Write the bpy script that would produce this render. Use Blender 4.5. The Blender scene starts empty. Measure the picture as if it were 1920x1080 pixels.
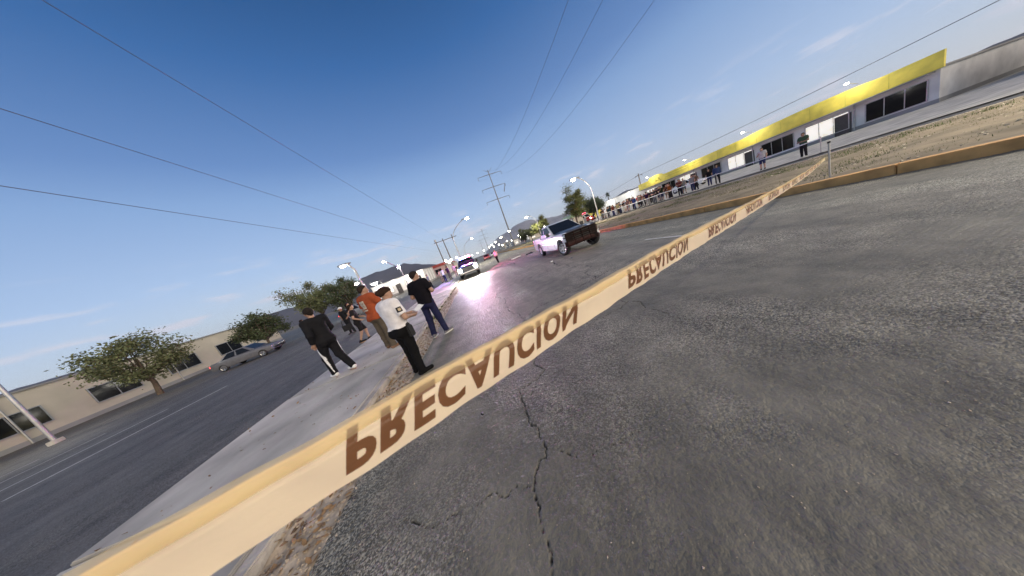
import bpy, bmesh, math, random
import numpy as np
from mathutils import Vector, Matrix, Euler
from mathutils.bvhtree import BVHTree
R = math.radians
random.seed(7); rng = np.random.default_rng(7)
scene = bpy.context.scene
col = scene.collection

# ------------------------------------------------------------------ camera
CAM_H = 1.55
cam_d = bpy.data.cameras.new('camera'); cam = bpy.data.objects.new('camera', cam_d); col.objects.link(cam)
scene.camera = cam
cam_d.sensor_fit = 'HORIZONTAL'; cam_d.sensor_width = 36.0
cam_d.lens = 380.0 / 1920.0 * 36.0
cam_d.clip_start = 0.02; cam_d.clip_end = 20000
cam_d.dof.use_dof = True; cam_d.dof.focus_distance = 6.0; cam_d.dof.aperture_fstop = 3.2   # the tape hangs closer than the focus
PITCH, YAW, ROLL = R(11.434), R(6.299), R(20.5)
fw = Vector((math.sin(YAW)*math.cos(PITCH), math.cos(YAW)*math.cos(PITCH), -math.sin(PITCH)))
rt = Vector((math.cos(YAW), -math.sin(YAW), 0)); up = rt.cross(fw)
c_, s_ = math.cos(ROLL), math.sin(ROLL)
crt = rt*c_ - up*s_          # the phone is tilted: the horizon climbs to the right
cup = rt*s_ + up*c_
rot = Matrix((crt, cup, -fw)).transposed()
cam.matrix_world = Matrix.Translation((0, 0, CAM_H)) @ rot.to_4x4()

# ------------------------------------------------------------------ sky, sun, exposure
SUN_AZ, SUN_EL = 142.0, 14.0
world = bpy.data.worlds.new('World'); scene.world = world; world.use_nodes = True
wn, wl = world.node_tree.nodes, world.node_tree.links
wn.clear()
wout = wn.new('ShaderNodeOutputWorld'); wbg = wn.new('ShaderNodeBackground')
sky = wn.new('ShaderNodeTexSky'); sky.sky_type = 'NISHITA'; sky.sun_disc = False
sky.sun_elevation = R(SUN_EL); sky.sun_rotation = R(SUN_AZ)
sky.altitude = 500; sky.air_density = 1.0; sky.dust_density = 0.6; sky.ozone_density = 3.0
# twilight: clear blue dome that deepens towards the zenith, the low sun's glow comes from the sky texture
wtc = wn.new('ShaderNodeTexCoord'); wsp = wn.new('ShaderNodeSeparateXYZ')
wl.new(wtc.outputs['Generated'], wsp.inputs[0])
wrp = wn.new('ShaderNodeValToRGB'); wl.new(wsp.outputs['Z'], wrp.inputs[0])
dome = [(0.0, (.60, .61, .68)), (.09, (.51, .58, .72)), (.19, (.39, .51, .73)), (.375, (.225, .36, .62)),
        (.46, (.120, .235, .50)), (.64, (.022, .115, .34)), (.74, (.0, .062, .22)), (1.0, (.0, .04, .16))]
while len(wrp.color_ramp.elements) < len(dome): wrp.color_ramp.elements.new(.5)
for e_, (p_, c_) in zip(wrp.color_ramp.elements, dome): e_.position = p_; e_.color = (*c_, 1)
wsc = wn.new('ShaderNodeVectorMath'); wsc.operation = 'SCALE'; wsc.inputs['Scale'].default_value = 7.0
wl.new(wrp.outputs[0], wsc.inputs[0])
wsk = wn.new('ShaderNodeVectorMath'); wsk.operation = 'SCALE'; wsk.inputs['Scale'].default_value = 0.24
wl.new(sky.outputs[0], wsk.inputs[0])
wad = wn.new('ShaderNodeVectorMath'); wl.new(wsc.outputs[0], wad.inputs[0]); wl.new(wsk.outputs[0], wad.inputs[1])
# a few small clouds low over the hills: stretched noise in the direction of view
wmp = wn.new('ShaderNodeMapping'); wmp.inputs['Scale'].default_value = (5.0, 5.0, 26.0); wmp.inputs['Location'].default_value = (1.3, 0.4, 0.2)
wl.new(wtc.outputs['Generated'], wmp.inputs[0])
wno = wn.new('ShaderNodeTexNoise'); wno.inputs['Scale'].default_value = 1.6; wno.inputs['Detail'].default_value = 5
wl.new(wmp.outputs[0], wno.inputs['Vector'])
wcr = wn.new('ShaderNodeValToRGB'); wcr.color_ramp.elements[0].position = .56; wcr.color_ramp.elements[1].position = .70
wl.new(wno.outputs[0], wcr.inputs[0])
wband = wn.new('ShaderNodeValToRGB'); wl.new(wsp.outputs['Z'], wband.inputs[0])
for p_, v_ in ((.0, .9), (.12, .9), (.26, 0.0)):
    e_ = wband.color_ramp.elements.new(p_); e_.color = (v_, v_, v_, 1)
wband.color_ramp.elements.remove(wband.color_ramp.elements[0]); wband.color_ramp.elements[-1].color = (0, 0, 0, 1)
wmu = wn.new('ShaderNodeMath'); wmu.operation = 'MULTIPLY'; wl.new(wcr.outputs[0], wmu.inputs[0]); wl.new(wband.outputs[0], wmu.inputs[1])
wmx = wn.new('ShaderNodeMixRGB'); wl.new(wmu.outputs[0], wmx.inputs[0]); wl.new(wad.outputs[0], wmx.inputs[1])
wmx.inputs[2].default_value = (5.6, 5.7, 6.6, 1)
wbg.inputs['Strength'].default_value = 0.10
wl.new(wmx.outputs[0], wbg.inputs['Color']); wl.new(wbg.outputs[0], wout.inputs[0])
sun_d = bpy.data.lights.new('sun', 'SUN'); sun_o = bpy.data.objects.new('sun', sun_d); col.objects.link(sun_o)
sun_d.energy = 3.0; sun_d.angle = R(95); sun_d.color = (1.0, 0.80, 0.54)
sv = Vector((math.sin(R(SUN_AZ))*math.cos(R(SUN_EL)), math.cos(R(SUN_AZ))*math.cos(R(SUN_EL)), math.sin(R(SUN_EL))))
sun_o.rotation_euler = sv.to_track_quat('Z', 'Y').to_euler()
scene.view_settings.view_transform = 'Standard'; scene.view_settings.look = 'None'
scene.view_settings.exposure = 0.42; scene.view_settings.gamma = 1.0
scene.view_settings.use_curve_mapping = False
scene.cycles.use_denoising = True
scene.cycles.max_bounces = 6; scene.cycles.diffuse_bounces = 3; scene.cycles.glossy_bounces = 3
scene.cycles.sample_clamp_indirect = 3.0

# ------------------------------------------------------------------ helpers
def tag(o, label=None, cat=None, group=None, kind=None):
    if label: o['label'] = label
    if cat: o['category'] = cat
    if group: o['group'] = group
    if kind: o['kind'] = kind
    return o

def link(o, parent=None):
    col.objects.link(o)
    if parent is not None: o.parent = parent
    return o

def empty(name, loc=(0, 0, 0), rz=0.0):
    o = bpy.data.objects.new(name, None); link(o); o.location = loc; o.rotation_euler = (0, 0, rz); o.empty_display_size = .2
    return o

def mesh_from(name, v, f, smooth=False):
    me = bpy.data.meshes.new(name); me.from_pydata([tuple(map(float, p)) for p in v], [], f); me.validate(); me.update()
    if smooth: me.shade_smooth()
    return me

def mk(name, v, f, mat, parent=None, smooth=False):
    me = mesh_from(name, v, f, smooth); me.materials.append(mat)
    return link(bpy.data.objects.new(name, me), parent)

class MB:
    """collects shapes of ONE part, then links them as one mesh"""
    def __init__(s): s.v, s.f = [], []
    def add(s, v, f):
        n = len(s.v); s.v += [tuple(p) for p in v]; s.f += [tuple(i+n for i in q) for q in f]; return s
    def box(s, c, d, m=None):
        x, y, z = (k/2 for k in d)
        vs = [Vector((sx*x, sy*y, sz*z)) for sx in (-1, 1) for sy in (-1, 1) for sz in (-1, 1)]
        if m is not None: vs = [m @ q for q in vs]
        vs = [q + Vector(c) for q in vs]
        return s.add(vs, [(0,1,3,2),(4,6,7,5),(0,4,5,1),(2,3,7,6),(0,2,6,4),(1,5,7,3)])
    def tube(s, pts, rad, n=8, caps=True):
        pts = [Vector(p) for p in pts]
        if not hasattr(rad, '__len__'): rad = [rad]*len(pts)
        vs, fs = [], []
        t = (pts[1]-pts[0]).normalized(); a = t.orthogonal().normalized()
        for i, p in enumerate(pts):
            t = (pts[min(i+1, len(pts)-1)] - pts[max(i-1, 0)]).normalized()
            a = (a - t*a.dot(t)).normalized(); b = t.cross(a)
            for k in range(n):
                th = 2*math.pi*k/n; vs.append(p + (a*math.cos(th)+b*math.sin(th))*rad[i])
        for i in range(len(pts)-1):
            for k in range(n):
                fs.append((i*n+k, i*n+(k+1) % n, (i+1)*n+(k+1) % n, (i+1)*n+k))
        if caps: fs += [tuple(range(n))[::-1], tuple(range((len(pts)-1)*n, len(pts)*n))]
        return s.add(vs, fs)
    def lathe(s, prof, c=(0,0,0), axis='z', n=24):
        vs, fs = [], []
        for r, h in prof:
            for k in range(n):
                t = 2*math.pi*k/n; u, w = r*math.cos(t), r*math.sin(t)
                p = {'z': (u, w, h), 'x': (h, u, w), 'y': (w, h, u)}[axis]
                vs.append(Vector(p)+Vector(c))
        for i in range(len(prof)-1):
            for k in range(n): fs.append((i*n+k, i*n+(k+1) % n, (i+1)*n+(k+1) % n, (i+1)*n+k))
        return s.add(vs, fs)
    def loft(s, rings, caps=True):
        n = len(rings[0]); vs = [p for r in rings for p in r]; fs = []
        for i in range(len(rings)-1):
            for k in range(n): fs.append((i*n+k, i*n+(k+1) % n, (i+1)*n+(k+1) % n, (i+1)*n+k))
        if caps: fs += [tuple(range(n))[::-1], tuple(range((len(rings)-1)*n, len(rings)*n))]
        return s.add(vs, fs)
    def build(s, name, mat, parent=None, smooth=False, bevel=0.0):
        o = mk(name, s.v, s.f, mat, parent, False)
        bm = bmesh.new(); bm.from_mesh(o.data); bmesh.ops.recalc_face_normals(bm, faces=bm.faces)
        if bevel: bmesh.ops.bevel(bm, geom=[e for e in bm.edges if len(e.link_faces) == 2 and e.calc_face_angle(0) > .5], offset=bevel, segments=2, affect='EDGES', clamp_overlap=True)
        bm.to_mesh(o.data); bm.free()
        if smooth:
            o.data.shade_smooth()
            try: o.data.set_sharp_from_angle(angle=R(40))
            except Exception: pass
        return o

def copy_tree(o, parent=None):
    c = o.copy(); col.objects.link(c); c.parent = parent
    for ch in list(o.children): copy_tree(ch, c)
    return c

def boolean_cut(o, cutters):
    for c in cutters:
        m = o.modifiers.new('cut', 'BOOLEAN'); m.operation = 'DIFFERENCE'; m.object = c; m.solver = 'EXACT'
    dg = bpy.context.evaluated_depsgraph_get()
    me = bpy.data.meshes.new_from_object(o.evaluated_get(dg)); mat = o.data.materials[0]
    o.modifiers.clear(); o.data = me
    if not me.materials: me.materials.append(mat)
    for c in cutters: bpy.data.objects.remove(c)

# ------------------------------------------------------------------ materials
def M(name, base, rough=.6, metal=0., var=.12, scale=6., bump=0., bscale=50., emit=None, es=0., coat=0., detail=5, trans=0.):
    m = bpy.data.materials.new(name); m.use_nodes = True
    n, l = m.node_tree.nodes, m.node_tree.links
    b = n['Principled BSDF']
    tc = n.new('ShaderNodeTexCoord')
    no = n.new('ShaderNodeTexNoise'); no.inputs['Scale'].default_value = scale; no.inputs['Detail'].default_value = detail
    l.new(tc.outputs['Object'], no.inputs['Vector'])
    mx = n.new('ShaderNodeMixRGB')
    cr = n.new('ShaderNodeValToRGB'); cr.color_ramp.elements[0].position = .3; cr.color_ramp.elements[1].position = .7
    l.new(no.outputs[0], cr.inputs[0]); l.new(cr.outputs[0], mx.inputs[0])
    mx.inputs[1].default_value = (*[max(0, c*(1-var)) for c in base], 1); mx.inputs[2].default_value = (*[min(1, c*(1+var)) for c in base], 1)
    l.new(mx.outputs[0], b.inputs['Base Color'])
    b.inputs['Roughness'].default_value = rough; b.inputs['Metallic'].default_value = metal
    if coat: b.inputs['Coat Weight'].default_value = coat; b.inputs['Coat Roughness'].default_value = .08
    if trans: b.inputs['Transmission Weight'].default_value = trans
    if bump:
        n2 = n.new('ShaderNodeTexNoise'); n2.inputs['Scale'].default_value = bscale; n2.inputs['Detail'].default_value = 4
        l.new(tc.outputs['Object'], n2.inputs['Vector'])
        bp = n.new('ShaderNodeBump'); bp.inputs['Strength'].default_value = bump; bp.inputs['Distance'].default_value = .02
        l.new(n2.outputs[0], bp.inputs['Height']); l.new(bp.outputs[0], b.inputs['Normal'])
    if emit: b.inputs['Emission Color'].default_value = (*emit, 1); b.inputs['Emission Strength'].default_value = es
    return m

def asphalt_mat(name, lo, hi, bumpd=.006):
    m = bpy.data.materials.new(name); m.use_nodes = True
    n, l = m.node_tree.nodes, m.node_tree.links; b = n['Principled BSDF']
    tc = n.new('ShaderNodeTexCoord')
    def noise(sc, det=6):
        q = n.new('ShaderNodeTexNoise'); q.inputs['Scale'].default_value = sc; q.inputs['Detail'].default_value = det; l.new(tc.outputs['Object'], q.inputs['Vector']); return q
    vo = n.new('ShaderNodeTexVoronoi'); vo.inputs['Scale'].default_value = 105; l.new(tc.outputs['Object'], vo.inputs['Vector'])
    vb = n.new('ShaderNodeTexVoronoi'); vb.inputs['Scale'].default_value = 42; l.new(tc.outputs['Object'], vb.inputs['Vector'])
    mpv = n.new('ShaderNodeMapping'); mpv.inputs['Scale'].default_value = (1.0, .10, 1.0); l.new(tc.outputs['Object'], mpv.inputs[0])
    big = noise(.45, 4); band = noise(1.1, 3); l.new(mpv.outputs[0], band.inputs['Vector']); mid = noise(3.2, 6); fine = noise(140, 3)
    sep = n.new('ShaderNodeSeparateColor'); l.new(vo.outputs['Color'], sep.inputs[0])
    # stone brightness: most stones dark, a few pale
    st = n.new('ShaderNodeValToRGB'); st.color_ramp.elements[0].position = .30; st.color_ramp.elements[1].position = 1.0
    st.color_ramp.elements[0].color = (*lo, 1); st.color_ramp.elements[1].color = (*hi, 1); l.new(sep.outputs[0], st.inputs[0])
    # wear: smooth patches of binder against open, stony patches
    wr = n.new('ShaderNodeValToRGB'); wr.color_ramp.elements[0].position = .42; wr.color_ramp.elements[1].position = .60; l.new(big.outputs[0], wr.inputs[0])
    mw = n.new('ShaderNodeMixRGB'); l.new(wr.outputs[0], mw.inputs[0])
    mw.inputs[1].default_value = (*[(a*1.25+b_*.13) for a, b_ in zip(lo, hi)], 1); l.new(st.outputs[0], mw.inputs[2])
    mm = n.new('ShaderNodeMixRGB'); mm.blend_type = 'MULTIPLY'; mm.inputs[0].default_value = .55; l.new(mw.outputs[0], mm.inputs[1])
    mr = n.new('ShaderNodeValToRGB'); mr.color_ramp.elements[0].position = .3; mr.color_ramp.elements[1].position = .66
    mr.color_ramp.elements[0].color = (.45, .45, .45, 1); mr.color_ramp.elements[1].color = (1.25, 1.22, 1.18, 1); l.new(mid.outputs[0], mr.inputs[0]); l.new(mr.outputs[0], mm.inputs[2])
    bm_ = n.new('ShaderNodeMixRGB'); bm_.blend_type = 'MULTIPLY'; bm_.inputs[0].default_value = .6; l.new(mm.outputs[0], bm_.inputs[1])
    br_ = n.new('ShaderNodeValToRGB'); br_.color_ramp.elements[0].position = .35; br_.color_ramp.elements[1].position = .65; br_.color_ramp.elements[0].color = (.55, .55, .55, 1); br_.color_ramp.elements[1].color = (1.2, 1.2, 1.18, 1); l.new(band.outputs[0], br_.inputs[0]); l.new(br_.outputs[0], bm_.inputs[2])
    at = n.new('ShaderNodeAttribute'); at.attribute_name = 'crack'
    mc = n.new('ShaderNodeMixRGB'); l.new(at.outputs['Fac'], mc.inputs[0]); l.new(bm_.outputs[0], mc.inputs[1]); mc.inputs[2].default_value = (.016, .014, .011, 1)
    l.new(mc.outputs[0], b.inputs['Base Color'])
    rr = n.new('ShaderNodeMapRange'); rr.inputs['To Min'].default_value = .42; rr.inputs['To Max'].default_value = .95; l.new(sep.outputs[1], rr.inputs[0]); l.new(rr.outputs[0], b.inputs['Roughness'])
    b.inputs['Specular IOR Level'].default_value = .55
    inv = n.new('ShaderNodeMath'); inv.operation = 'MULTIPLY_ADD'; inv.inputs[1].default_value = -1.0; inv.inputs[2].default_value = 1.0; l.new(vo.outputs['Distance'], inv.inputs[0])
    inv2 = n.new('ShaderNodeMath'); inv2.operation = 'MULTIPLY_ADD'; inv2.inputs[1].default_value = -1.3; l.new(vb.outputs['Distance'], inv2.inputs[0]); l.new(inv.outputs[0], inv2.inputs[2])
    wgt = n.new('ShaderNodeMath'); wgt.operation = 'MULTIPLY_ADD'; wgt.inputs[1].default_value = .75; wgt.inputs[2].default_value = .25; l.new(wr.outputs[0], wgt.inputs[0])
    hm = n.new('ShaderNodeMath'); hm.operation = 'MULTIPLY'; l.new(inv2.outputs[0], hm.inputs[0]); l.new(wgt.outputs[0], hm.inputs[1])
    hf = n.new('ShaderNodeMath'); hf.operation = 'MULTIPLY_ADD'; hf.inputs[1].default_value = .25; l.new(fine.outputs[0], hf.inputs[0]); l.new(hm.outputs[0], hf.inputs[2])
    bp = n.new('ShaderNodeBump'); bp.inputs['Strength'].default_value = 1.0; bp.inputs['Distance'].default_value = bumpd
    l.new(hf.outputs[0], bp.inputs['Height']); l.new(bp.outputs[0], b.inputs['Normal'])
    return m

def glow(name, c, s): return M(name, c, .4, var=.02, emit=c, es=s)

m_asph = asphalt_mat('worn_asphalt', (.108, .100, .077), (.60, .56, .45), .0066)
m_lot = asphalt_mat('lot_asphalt', (.07, .066, .058), (.20, .19, .17))
m_conc = M('sidewalk_concrete', (.50, .475, .42), .85, var=.34, scale=1.1, bump=.35, bscale=30)
m_kerbw = M('worn_kerb_concrete', (.44, .40, .34), .85, var=.35, scale=4, bump=.8, bscale=22)
m_kerby = M('faded_orange_kerb_paint', (.62, .34, .12), .75, var=.3, scale=3, bump=.4, bscale=30)
m_kerbt = M('pale_kerb_top', (.46, .40, .30), .85, var=.3, scale=3, bump=.4)
m_soil = M('dry_soil', (.20, .16, .105), .95, var=.35, scale=1.2, bump=.8, bscale=14)
m_ground = M('dusty_ground', (.18, .155, .12), .95, var=.3, scale=.05, bump=.5, bscale=3)
m_line = M('worn_white_paint', (.62, .61, .57), .7, var=.25, scale=14)
m_grass = M('dry_grass', (.085, .105, .03), .9, var=.5, scale=4)
m_leafdry = M('dry_leaves', (.27, .17, .085), .8, var=.5, scale=9)
m_rubble = M('gutter_rubble', (.48, .40, .30), .85, var=.45, scale=12, bump=.4)
m_steel = M('galvanised_steel', (.42, .42, .41), .45, .7, var=.15, scale=5)
m_polec = M('weathered_steel_pole', (.23, .235, .24), .6, .3, var=.2, scale=2)
m_wood = M('weathered_pole_wood', (.13, .10, .075), .85, var=.3, scale=5, bump=.4)
m_wire = M('grey_cable', (.10, .11, .13), .6)
m_rubber = M('black_rubber', (.018, .018, .018), .8, var=.3, scale=12)
m_glass = M('tinted_glass', (.010, .011, .012), .08, var=.1); m_glass.node_tree.nodes['Principled BSDF'].inputs['Specular IOR Level'].default_value = .3
m_black = M('black_plastic', (.015, .015, .016), .5, var=.3)
m_chrome = M('dull_chrome', (.55, .55, .55), .25, .9, var=.1)
m_white = M('white_car_paint', (.78, .78, .77), .35, var=.05, scale=3, coat=.5)
m_wwhite = M('white_render', (.72, .71, .67), .85, var=.16, scale=.7, bump=.25)
m_yel = M('yellow_fascia_paint', (.76, .63, .10), .7, var=.2, scale=.9)
m_yeld = M('olive_sign_print', (.50, .44, .06), .7, var=.1)
m_lampw = glow('lamp_lens_white', (1.0, .97, .88), 60)
m_lampy = glow('lamp_lens_warm', (1.0, .92, .66), 60)
m_bulb = glow('distant_bulb', (1.0, .95, .82), 22)
m_head = glow('headlight_lens', (1.0, .97, .95), 120)
m_red = glow('red_beacon_lens', (1.0, .04, .12), 40)
m_blue = glow('blue_beacon_lens', (.10, .14, 1.0), 40)
m_beacw = glow('white_beacon_lens', (1.0, .86, .98), 70)
m_redlow = glow('red_tail_lens', (.9, .03, .03), 6)

def lamp(name, kind, loc, energy, color, radius=.15, spot=None, target=None, blend=.5, parent=None):
    d = bpy.data.lights.new(name, kind); d.energy = energy; d.color = color; d.shadow_soft_size = radius
    o = bpy.data.objects.new(name, d); link(o, parent); o.location = loc
    if spot: d.spot_size = R(spot); d.spot_blend = blend
    if target is not None: o.rotation_euler = (Vector(loc)-Vector(target)).to_track_quat('Z', 'Y').to_euler()
    return o

# ------------------------------------------------------------------ value noise
_tab = rng.random((256, 256)).astype(np.float32)
def vnoise(x, y, s, ox=0):
    x = x*s+ox*17.3; y = y*s+ox*9.1
    xi = np.floor(x).astype(int); yi = np.floor(y).astype(int); fx = x-xi; fy = y-yi
    fx = fx*fx*(3-2*fx); fy = fy*fy*(3-2*fy)
    g = lambda a, b: _tab[a % 256, b % 256]
    return (g(xi, yi)*(1-fx)+g(xi+1, yi)*fx)*(1-fy)+(g(xi, yi+1)*(1-fx)+g(xi+1, yi+1)*fx)*fy

def grid_mesh(name, xs, ys, zfun, mat, parent=None, crack=None, smooth=True):
    X, Y = np.meshgrid(xs, ys, indexing='xy'); Z = zfun(X, Y)
    nx, ny = len(xs), len(ys)
    co = np.stack([X, Y, Z], -1).reshape(-1, 3).astype(np.float32)
    i = np.arange((ny-1)*(nx-1)); r, c = np.divmod(i, nx-1); a = r*nx+c
    q = np.stack([a, a+1, a+1+nx, a+nx], -1).astype(np.int32)
    me = bpy.data.meshes.new(name)
    me.vertices.add(len(co)); me.vertices.foreach_set('co', co.ravel())
    me.loops.add(q.size); me.loops.foreach_set('vertex_index', q.ravel())
    me.polygons.add(len(q)); me.polygons.foreach_set('loop_start', np.arange(0, q.size, 4, dtype=np.int32)); me.polygons.foreach_set('loop_total', np.full(len(q), 4, np.int32))
    me.update(calc_edges=True)
    if smooth: me.shade_smooth()
    if crack is not None:
        at = me.attributes.new('crack', 'FLOAT', 'POINT'); at.data.foreach_set('value', crack(X, Y).ravel().astype(np.float32))
    me.materials.append(mat)
    return link(bpy.data.objects.new(name, me), parent)

# ------------------------------------------------------------------ ground and road
xe, kerb_x = -1.8, 9.6        # left edge of the carriageway, kerb of the median
g = grid_mesh('ground', np.array([-6000, -400, -60, -5.3, 60, 400, 6000.]), np.array([-400, -30, 10, 60, 200, 700, 7000.]), lambda X, Y: X*0-.06, m_ground, smooth=False)
tag(g, kind='structure')

def steps(a, b, f):
    o = [a]
    while o[-1] < b: o.append(o[-1]+f(o[-1]))
    o[-1] = b; return np.array(o)
CR = [
 [(.34, 3.1), (.262, 2.558), (.276, 2.214), (.09, 2.09), (-.104, 2.046), (-.1, 1.829), (-.109, 1.6), (-.058, 1.533), (-.046, 1.384), (-.042, 1.306), (-.122, 1.242), (-.169, 1.183), (-.212, 1.102), (-.217, 1.051), (-.208, .996), (-.223, .921), (-.217, .853), (-.206, .785), (-.232, .727), (-.236, .676), (-.2, .3), (-.3, -1.5)],
 [(.09, 2.011), (.015, 1.913), (-.072, 1.892)],
 [(2.087, 1.901), (2.05, 2.106), (2.061, 2.299), (2.05, 2.462), (2.163, 2.769), (2.113, 2.942), (2.034, 2.934), (2.049, 3.242), (2.2, 3.9), (2.6, 4.7)],
 [(2.013, 2.909), (1.868, 2.843), (1.667, 2.84), (1.371, 2.849), (1.137, 2.841), (.841, 2.813), (.34, 3.05)],
 [(-1.2, 1.3), (-.595, 1.165), (-.511, 1.196), (-.393, 1.134), (-.37, 1.153), (-.205, 1.112)],
 [(4.6, 5.3), (2.715, 4.788), (2.057, 4.641), (1.405, 4.464), (.922, 4.434), (.504, 4.127), (.34, 3.1)],
 [(.1, 7.5), (.279, 5.465), (.33, 4.872), (.415, 4.287), (.496, 4.097)],
 [(-.042, 1.306), (.075, 1.21), (.161, 1.128), (.374, 1.125), (.623, 1.106)],
 [(2.6, 4.7), (3.4, 6.2), (3.1, 8.5), (3.9, 11)], [(.1, 7.5), (1.2, 8.4), (2.2, 8.1), (3.1, 8.5)],
]
CW = [.0040, .0016, .0036, .0030, .0015, .0045, .0036, .0008, .005, .005]
rs = np.random.default_rng(3)
segs = []
for pl, w in zip(CR, CW):
    pts = [np.array(p) for p in pl]
    for _ in range(4):                     # jagged midpoint subdivision
        out = [pts[0]]
        for a, b in zip(pts[:-1], pts[1:]):
            d = b-a; L = np.hypot(*d); nrm = np.array([-d[1], d[0]])/(L+1e-9)
            if L > .015: out.append((a+b)/2+nrm*rs.normal()*L*.09)
            out.append(b)
        pts = out
    for a, b in zip(pts[:-1], pts[1:]): segs.append((a, b, w*(.5+1.0*rs.random())))
def crack_field(X, Y):
    xs, ys = X[0], Y[:, 0]; D = np.zeros(X.shape, np.float32)
    for a, b, w in segs:
        far = max(0., (a[1]+b[1])/2-2.0); wd = w*(1+far*.28); pad = wd*3+.03
        i0, i1 = np.searchsorted(ys, [min(a[1], b[1])-pad, max(a[1], b[1])+pad]); j0, j1 = np.searchsorted(xs, [min(a[0], b[0])-pad, max(a[0], b[0])+pad])
        if i1 <= i0 or j1 <= j0: continue
        x, y = X[i0:i1, j0:j1], Y[i0:i1, j0:j1]; d = b-a
        t = np.clip(((x-a[0])*d[0]+(y-a[1])*d[1])/(d@d+1e-9), 0, 1)
        dist = np.hypot(x-a[0]-t*d[0], y-a[1]-t*d[1])
        D[i0:i1, j0:j1] = np.maximum(D[i0:i1, j0:j1], np.clip(1.35-(dist+(vnoise(x, y, 85, 9)-.5)*wd*1.8)/wd, 0, 1))
    return D
def road_z(X, Y):
    c = crack_field(X, Y)
    near = np.clip(1.6-Y/9, 0, 1)
    z = (vnoise(X, Y, 1.3)-.5)*.012 + (vnoise(X, Y, 6, 1)-.5)*.006*near + ((vnoise(X, Y, 34, 2)-.5)*.0045+(vnoise(X, Y, 75, 3)-.5)*.004)*near
    return z - c*.016 - .0
xs = steps(xe, kerb_x, lambda x: .0085 if -.9 < x < 1.0 else (.013 if x < 2.8 and x > -1.8 else .05+.02*max(0, x-3)))
ys = np.concatenate([steps(-30, -1.5, lambda y: max(.03, .25*abs(y+1.4)))[:-1], steps(-1.5, 700, lambda y: max(.0085, .0016*max(y, .1)**2))])
road = grid_mesh('road', xs, ys, road_z, m_asph, crack=crack_field)
tag(road, kind='structure')
far_road = mk('road', [(19.6, -60, -.02), (24.4, -60, -.02), (24.4, 700, -.02), (19.6, 700, -.02)], [(0, 1, 2, 3)], m_lot); tag(far_road, kind='structure')
lot = mk('parking_lot', [(-80, -40, -.02), (-5.05, -40, -.02), (-5.05, 300, -.02), (-80, 300, -.02)], [(0, 1, 2, 3)], m_lot); tag(lot, kind='structure')
plaza = mk('pavement', [(24.4, -60, .04), (70, -60, .04), (70, 300, .04), (24.4, 300, .04)], [(0, 1, 2, 3)], m_conc); tag(plaza, kind='structure')
# lane dashes
for i, (x, y0, y1) in enumerate(((6.04, 4.6, 6.75), (6.04, -5.4, -3.2), (5.98, 17.5, 19.6), (5.98, 29, 31.2), (5.98, 42, 44.2), (1.9, 34, 36.2), (1.9, 46, 48.5), (1.9, 60, 63))):
    n = 14; v, f = [], []
    for k in range(n+1):
        y = y0+(y1-y0)*k/n; j = random.uniform(-.008, .008); v += [(x-.055+j, y, .012), (x+.055+random.uniform(-.01, .01), y, .012)]
        if k: f.append((2*k-2, 2*k-1, 2*k+1, 2*k))
    tag(mk('lane_dash', v, f, m_line), kind='structure')
for k in range(9):
    x = -13.5-k*2.6; tag(mk('parking_line', [(x-.06, 6.5, -.012), (x+.06, 6.5, -.012), (x+.06, 11.3, -.012), (x-.06, 11.3, -.012)], [(0, 1, 2, 3)], m_line), kind='structure')
# sidewalk: one slab after the other
sw = empty('sidewalk', (-3.7, 0, 0)); tag(sw, kind='structure')
def slab_mesh(w, l, h):
    bm = bmesh.new(); bmesh.ops.create_cube(bm, size=1); bmesh.ops.scale(bm, vec=(w, l, h), verts=bm.verts); bmesh.ops.bevel(bm, geom=bm.edges[:], offset=.012, segments=2, affect='EDGES')
    me = bpy.data.meshes.new('slab'); bm.to_mesh(me); bm.free(); me.materials.append(m_conc); return me
sl = slab_mesh(2.56, 2.462, .16)
for k in range(-6, 40):
    o = link(bpy.data.objects.new('slab', sl), sw); o.location = (random.uniform(-.008, .008), 1.1+2.5*k, .02+random.uniform(-.006, .006)); o.rotation_euler = (random.uniform(-.003, .003), random.uniform(-.003, .003), random.choice((0, math.pi)))
kb = empty('sidewalk_kerb', (-2.36, 0, 0)); tag(kb, kind='structure')
ks = slab_mesh(.13, .985, .2); ks.materials[0] = m_kerbw
for k in range(-12, 90):
    o = link(bpy.data.objects.new('kerb_stone', ks), kb); o.location = (random.uniform(-.012, .012), k+.3, -.012+random.uniform(-.015, .008)); o.rotation_euler = (0, random.uniform(-.05, .05), random.uniform(-.008, .008))
# broken gutter between kerb and asphalt
def gut_z(X, Y):
    t = (X+2.3)/(.52)
    return -.01+.03*np.clip(1-t, 0, 1)+(vnoise(X, Y, 5, 4)-.5)*.05*np.clip(1.2-t, 0, 1)+(vnoise(X, Y, 17, 5)-.5)*.03*np.clip(1.15-t, 0, 1)+(vnoise(X, Y, 40, 6)-.5)*.012
gut = grid_mesh('gutter', np.linspace(-2.31, -1.74, 44), np.concatenate([np.arange(-6, 1, .1), np.arange(1, 14, .025), steps(14, 300, lambda y: .0025*y*y*.4)]), gut_z, m_rubble); tag(gut, kind='structure')
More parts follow.
